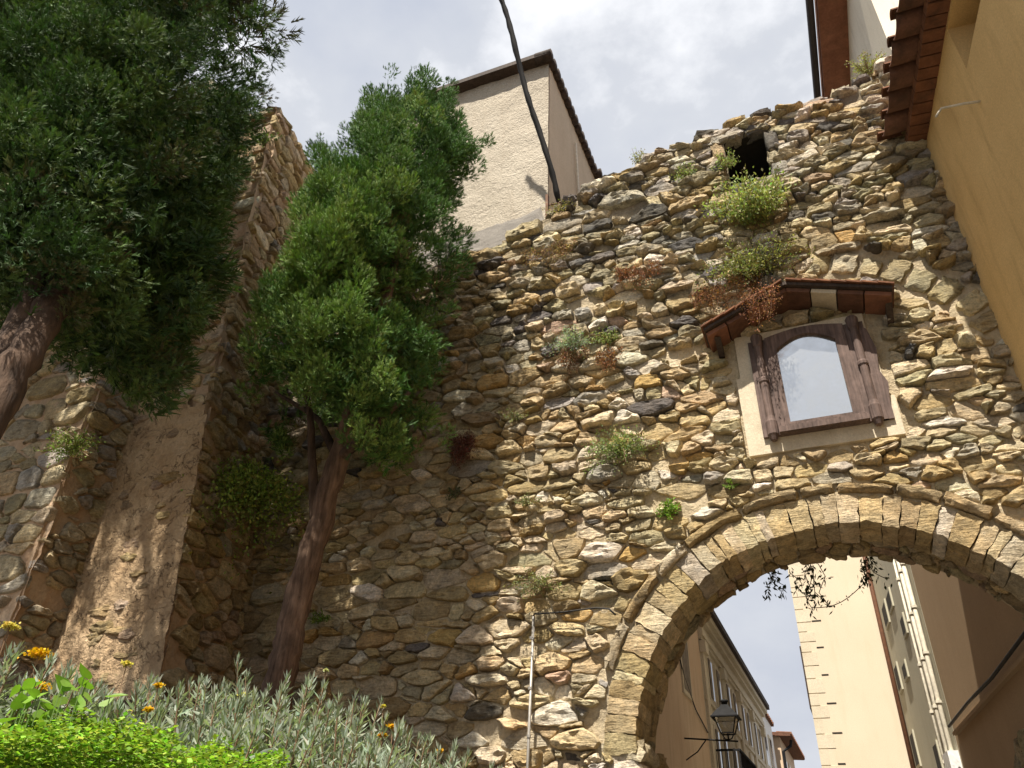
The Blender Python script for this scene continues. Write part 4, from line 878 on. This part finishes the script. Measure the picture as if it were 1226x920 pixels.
hanging('short dried fringe right of the silver wall plant', gp_(730, 428), .14, .22, 20, (.27, .13, .06))
weed('silvery leaved plant in the middle of the upper wall', gp_(688, 415), (.27, .3, .2), 1100, .026, SILV, up=.2, name='silver_wall_plant')
weed('small yellow green plant right of the silver wall plant', gp_(728, 412), (.18, .2, .14), 420, .026, PALE)
weed('bushy green plant left of the shrine at mid height', gp_(745, 545), (.33, .34, .24), 1500, .028, (.2, .24, .1), up=.3)
weed('small bright green plant above the left arch shoulder', gp_(803, 618), (.1, .16, .16), 330, .03, (.16, .27, .04))
weed('tiny green sprig above the arch crown left', gp_(876, 585), (.06, .1, .1), 120, .024, (.16, .25, .05))
weed('pale spreading plant above the conduit top', gp_(648, 705), (.3, .28, .15), 800, .024, (.22, .22, .11), up=.1)
weed('little grey green plant on the wall above the conduit', gp_(632, 605), (.14, .16, .12), 260, .024, (.2, .2, .1))
weed('faint grey plant high right of the cypress crown', gp_(615, 505), (.2, .18, .13), 300, .022, (.25, .25, .14))
weed('pale upright weed standing on the wall top', gp_(765, 203, 7.2), (.16, .15, .32), 300, .028, (.3, .3, .17), up=1.2, droop=0, out_dir=(0, 0, .3))
weed('yellow green weeds on the wall top under the eave house', gp_(1040, 92, 7.25), (.28, .2, .3), 700, .03, (.26, .25, .1), up=.8, droop=0, out_dir=(0, -.2, .3))
weed('olive weed at the foot of the rendered house corner', gp_(672, 258, 7.05), (.2, .2, .2), 350, .03, (.24, .2, .09), up=.6)
weed('dark sprig under the hanging red plant', gp_(548, 595), (.1, .14, .14), 200, .026, (.1, .12, .06))
weed('large leafy bush overhanging the corner between tower and gate', on_y(300, 598, 6.55), (.62, .7, .6), 5200, .05, (.24, .31, .07), up=.35, droop=-.55, out_dir=(.2, -.7, 0), name='corner_bush')
weed('green plant on the tower wall left of the plastered pier', on_y(92, 540, 4.98), (.28, .28, .2), 700, .035, (.2, .25, .07), up=.3)
weed('small leafy tuft low beside the leaning trunk', on_y(385, 745, 6.9), (.12, .14, .1), 200, .03, (.14, .22, .04))
weed('tall stalky plant springing from the upper tower edge', on_y(318, 175, 5.65), (.3, .25, .25), 300, .05, (.1, .14, .05))
for lbl, px, py, l, n in (('dark ivy spray dangling from the rear arch edge', 965, 678, .5, 34), ('thin ivy sprig hanging left of the dark ivy spray', 938, 692, .25, 12), ('ivy tuft at the rear arch edge near the brown downpipe', 1035, 678, .22, 22)):
    c = on_y(px, py, 8.02); t = thing('hanging_ivy', lbl, 'plant', tuple(c), 'ivy hanging under the arch'); S = MB(); B, D = [], []
    for i in range(max(3, n//8)):
        p = [c+np.array([U(-.1, .1), U(-.02, .02), .08])]
        for k in range(6): p.append(p[-1]+np.array([U(-.05, .055), U(-.02, .02), -l/5*U(.6, 1)]))
        S.tube(p, .004, 4, caps=False)
        for q in p: B.append(q+rng.normal(0, .03, (5, 3))); D.append(rng.normal(0, .7, (5, 3))+np.array([0, 0, -1]))
    B = np.concatenate(B); leaf_mesh('leaves', B, np.concatenate(D), rng.uniform(.04, .075, len(B)), rng.uniform(.015, .028, len(B)), vary((.035, .045, .018), len(B)), 'leaf', t); S.build('stems', 'bark', t)
c0, c1 = on_y(972, 728, 8.02), on_y(1033, 700, 8.02)
tw = thing('ivy_runner', 'thin ivy runner curving across the beige house under the arch', 'plant', tuple(c0), 'ivy hanging under the arch')
p = [c0+(c1-c0)*t+np.array([0, 0, -.07*math.sin(math.pi*t)]) for t in np.linspace(0, 1.1, 9)]+[c1+np.array([.03, 0, .2])]; MB().tube(p, .004, 4).build('stem', 'bark', tw)
B = np.concatenate([q+rng.normal(0, .012, (3, 3)) for q in p]); leaf_mesh('leaves', B, rng.normal(0, 1, (len(B), 3)), .03, .014, vary((.05, .06, .025), len(B)), 'leaf', tw)
# ------------------------------------------------------------------ planting on the bank
def on_bank(px, rng_):                 # a point of the bank in the direction of a picture column, rng_ metres away
    d = ray(px, 880); d = d[:2]/np.linalg.norm(d[:2]); return np.array([d[0]*rng_, d[1]*rng_])
def shoot(base, h, lean, nl=26, col=SILV, leaf=.06):
    base = np.array(base); tip = base+np.array([lean[0], lean[1], h]); t = 1-.62*np.linspace(0, 1, nl)[::-1]**1.5
    P = base[None]+(tip-base)[None]*t[:, None]; a = np.arange(nl)*2.4+U(0, 6); el = np.interp(t, [.38, .8, 1], [.0, .5, 1.3])+rng.normal(0, .15, nl)
    D = np.c_[np.cos(a)*np.cos(el), np.sin(a)*np.cos(el), np.sin(el)]; return P, D, base, tip, leaf*np.interp(t, [.2, .75, 1], [1., 1.2, .75])*rng.uniform(.8, 1.2, nl), vary(col, nl, .14, .05)
def silver_bush(x, y, H=.4, label='silver grey leaved shrub in the row along the garden bank'):
    z = bank_z(x, y); t = thing('silver_shrub', label, 'shrub', (x, y, z), 'silver shrubs along the garden bank'); P, D, L, K = [], [], [], []; S = MB()
    for i in range(random.randint(12, 15)):
        a, r = U(0, 6.28), U(0, .2); b = (x+r*math.cos(a)*.6, y+r*math.sin(a)*.6, z); h = H*U(.6, 1)
        p, d, q, tip, l, k = shoot(b, h, (r*math.cos(a)*.9, r*math.sin(a)*.9), 40); P.append(p); D.append(d); L.append(l); K.append(k); S.tube([q, tip], [.006, .003], 5, caps=False)
    P = np.concatenate(P); leaf_mesh('leaves', P, np.concatenate(D), np.concatenate(L), np.concatenate(L)*.2, np.concatenate(K), 'leaf', t); S.build('stems', 'bark_light', t)
TOPL = [(-60, 750), (0, 768), (60, 795), (130, 803), (200, 808), (250, 812), (300, 808), (330, 798), (360, 812), (420, 826), (455, 850), (490, 872), (540, 898), (600, 925)]
for px, r, dy in [(-25, 3.3, 0), (10, 3.5, 0), (40, 3.35, 12), (80, 3.5, 0), (115, 3.4, 10), (150, 3.65, 0), (185, 3.45, 12), (215, 3.7, 0), (250, 3.5, 8), (285, 3.7, 0), (318, 3.5, 18), (332, 3.9, -6), (352, 3.65, 6), (385, 3.8, 4), (420, 3.7, 0), (450, 3.85, 2), (480, 3.9, 0), (512, 4.0, 0), (540, 4.2, 0), (568, 4.6, 0), (215, 3.2, 45), (255, 3.15, 50), (295, 3.2, 48), (335, 3.25, 45), (375, 3.3, 40), (410, 3.35, 42), (445, 3.4, 30), (480, 3.5, 25), (515, 3.65, 15), (240, 4.1, -2), (270, 4.3, 4), (400, 4.3, 4)]:
    p = on_bank(px, r); d = ray(px, np.interp(px, [a for a, b in TOPL], [b for a, b in TOPL])+dy); zt = 1.6+d[2]*r/np.linalg.norm(d[:2])
    silver_bush(p[0], p[1], max(.16, zt-bank_z(*p)-.03))
# lime green ground cover: nobody could count it
B, D = [], []
LT = [(-80, 850), (0, 864), (60, 862), (130, 868), (175, 870), (200, 886), (240, 892), (300, 900), (345, 915), (400, 935)]
for i in range(34000):
    px = U(-80, 400); r = U(2.6, 3.4); p = on_bank(px, r); d = ray(px, np.interp(px, [a for a, b in LT], [b for a, b in LT])); zt = 1.6+d[2]*2.95/np.linalg.norm(d[:2])-.25*max(0, 2.95-r)
    hgt = zt-bank_z(*p)+.075*noise.noise((p[0]*11, p[1]*11, 2))
    if hgt < .02 or r > 3.2+.15*noise.noise((px*.05, 0, 0)): continue
    z = bank_z(*p)+hgt*random.random()**.3; B.append((p[0], p[1], z)); D.append((rng.normal(), rng.normal(), U(-.2, .9)))
B = np.array(B); gc = leaf_mesh('lime_ground_cover', B, np.array(D), rng.uniform(.012, .024, len(B)), rng.uniform(.012, .02, len(B)), vary((.2, .305, .04), len(B), .34, .14), 'leaf', None, nrm=np.array([0, 0, 1.])); stuff(gc); tag(gc, 'bright lime green leafy ground cover in the lower left corner', 'ground cover')
# heart-leaved plant
hp = thing('broad_leaved_plant', 'broad heart shaped bright green leaves in the lower left corner', 'plant', tuple(np.r_[on_bank(50, 3.2), bank_z(*on_bank(50, 3.2))]))
for i in range(34):
    px_ = U(-15, 120); q = on_bank(px_, U(2.85, 3.15)); d = ray(px_, U(812, 880)); z = 1.6+d[2]*3.0/np.linalg.norm(d[:2]); sz = U(.022, .04); yaw = U(0, 6.28); tl = U(-1.1, 1.1)
    prof = [(0, -.1), (.55, -.35), (.95, .0), (.85, .55), (.45, 1.05), (0, 1.6), (-.45, 1.05), (-.85, .55), (-.95, 0), (-.55, -.35)]; M_ = Matrix.Rotation(yaw, 3, 'Z')@Matrix.Rotation(tl, 3, 'X')@Matrix.Rotation(U(-.5, .5), 3, 'Y')
    v = [tuple(np.array(M_@Vector((a*sz, b*sz, .25*sz*abs(a))))+np.array([q[0], q[1], z])) for a, b in prof]+[tuple(np.array(M_@Vector((0, .5*sz, 0)))+np.array([q[0], q[1], z]))]
    lf_ = obj('leaf', v, [(k, (k+1) % 10, 10) for k in range(10)], 'leaf', hp, True, vary((.17, .3, .035) if i % 3 else (.24, .34, .12), 11, .06, .03), origin=v[10])
    MB().tube([(q[0], q[1], bank_z(*q)), v[0]], .0018, 4).build('stalk', 'stalk_green', hp)
def umbel(lbl, px, py, r, size, col=(.62, .36, .01)):
    Y = r; d = ray(px, py); c = CAM+d*(r/np.linalg.norm(d[:2])); t = thing('yellow_flower', lbl, 'flower', (c[0], c[1], bank_z(c[0], c[1])), 'yellow flowers among the silver shrubs')
    size *= .75; n = max(40, int(9000*size)); P = c+rng.normal(0, 1, (n, 3))*np.array([size, size, size*.3])*.45; leaf_mesh('flower_head', P, rng.normal(0, 1, (n, 3))+np.array([0, 0, .5]), .012, .01, vary(col, n, .2, .08), 'leaf', t, nrm=np.array([0, 0, 1.]))
    MB().tube([(c[0]+.02, c[1], bank_z(c[0], c[1])), tuple(c)], .003, 4).build('stem', 'bark_light', t)
for a in [('largest orange yellow flower head at the far left of the bank', 47, 783, 3.5, .06), ('orange yellow flower head just below the largest one', 44, 821, 3.3, .05), ('pale yellow flower before the plastered pier', 152, 795, 3.7, .025, (.6, .5, .12)), ('small orange flower bud before the dark tower corner', 190, 821, 3.6, .018), ('flat pale yellow flower left of the leaning trunk', 290, 833, 3.7, .03, (.55, .5, .12)), ('pale yellow bloom at the far left frame edge', 12, 750, 3.9, .045, (.6, .5, .12)),
          ('small orange flower low among the middle shrubs', 178, 850, 3.3, .018), ('yellow flower right of the last tall shrub', 470, 870, 4.1, .022), ('orange flower beside the right yellow flower', 458, 880, 4.0, .022, (.5, .25, .01)), ('thin stalked pale yellow flower before the dark wall base', 459, 846, 4.4, .016, (.6, .5, .12)), ('yellow flower low at the right end of the shrubs', 527, 899, 4.2, .018), ('pale seed head right of the leaning trunk', 390, 803, 4.2, .012, (.5, .5, .3))]: umbel(*a)
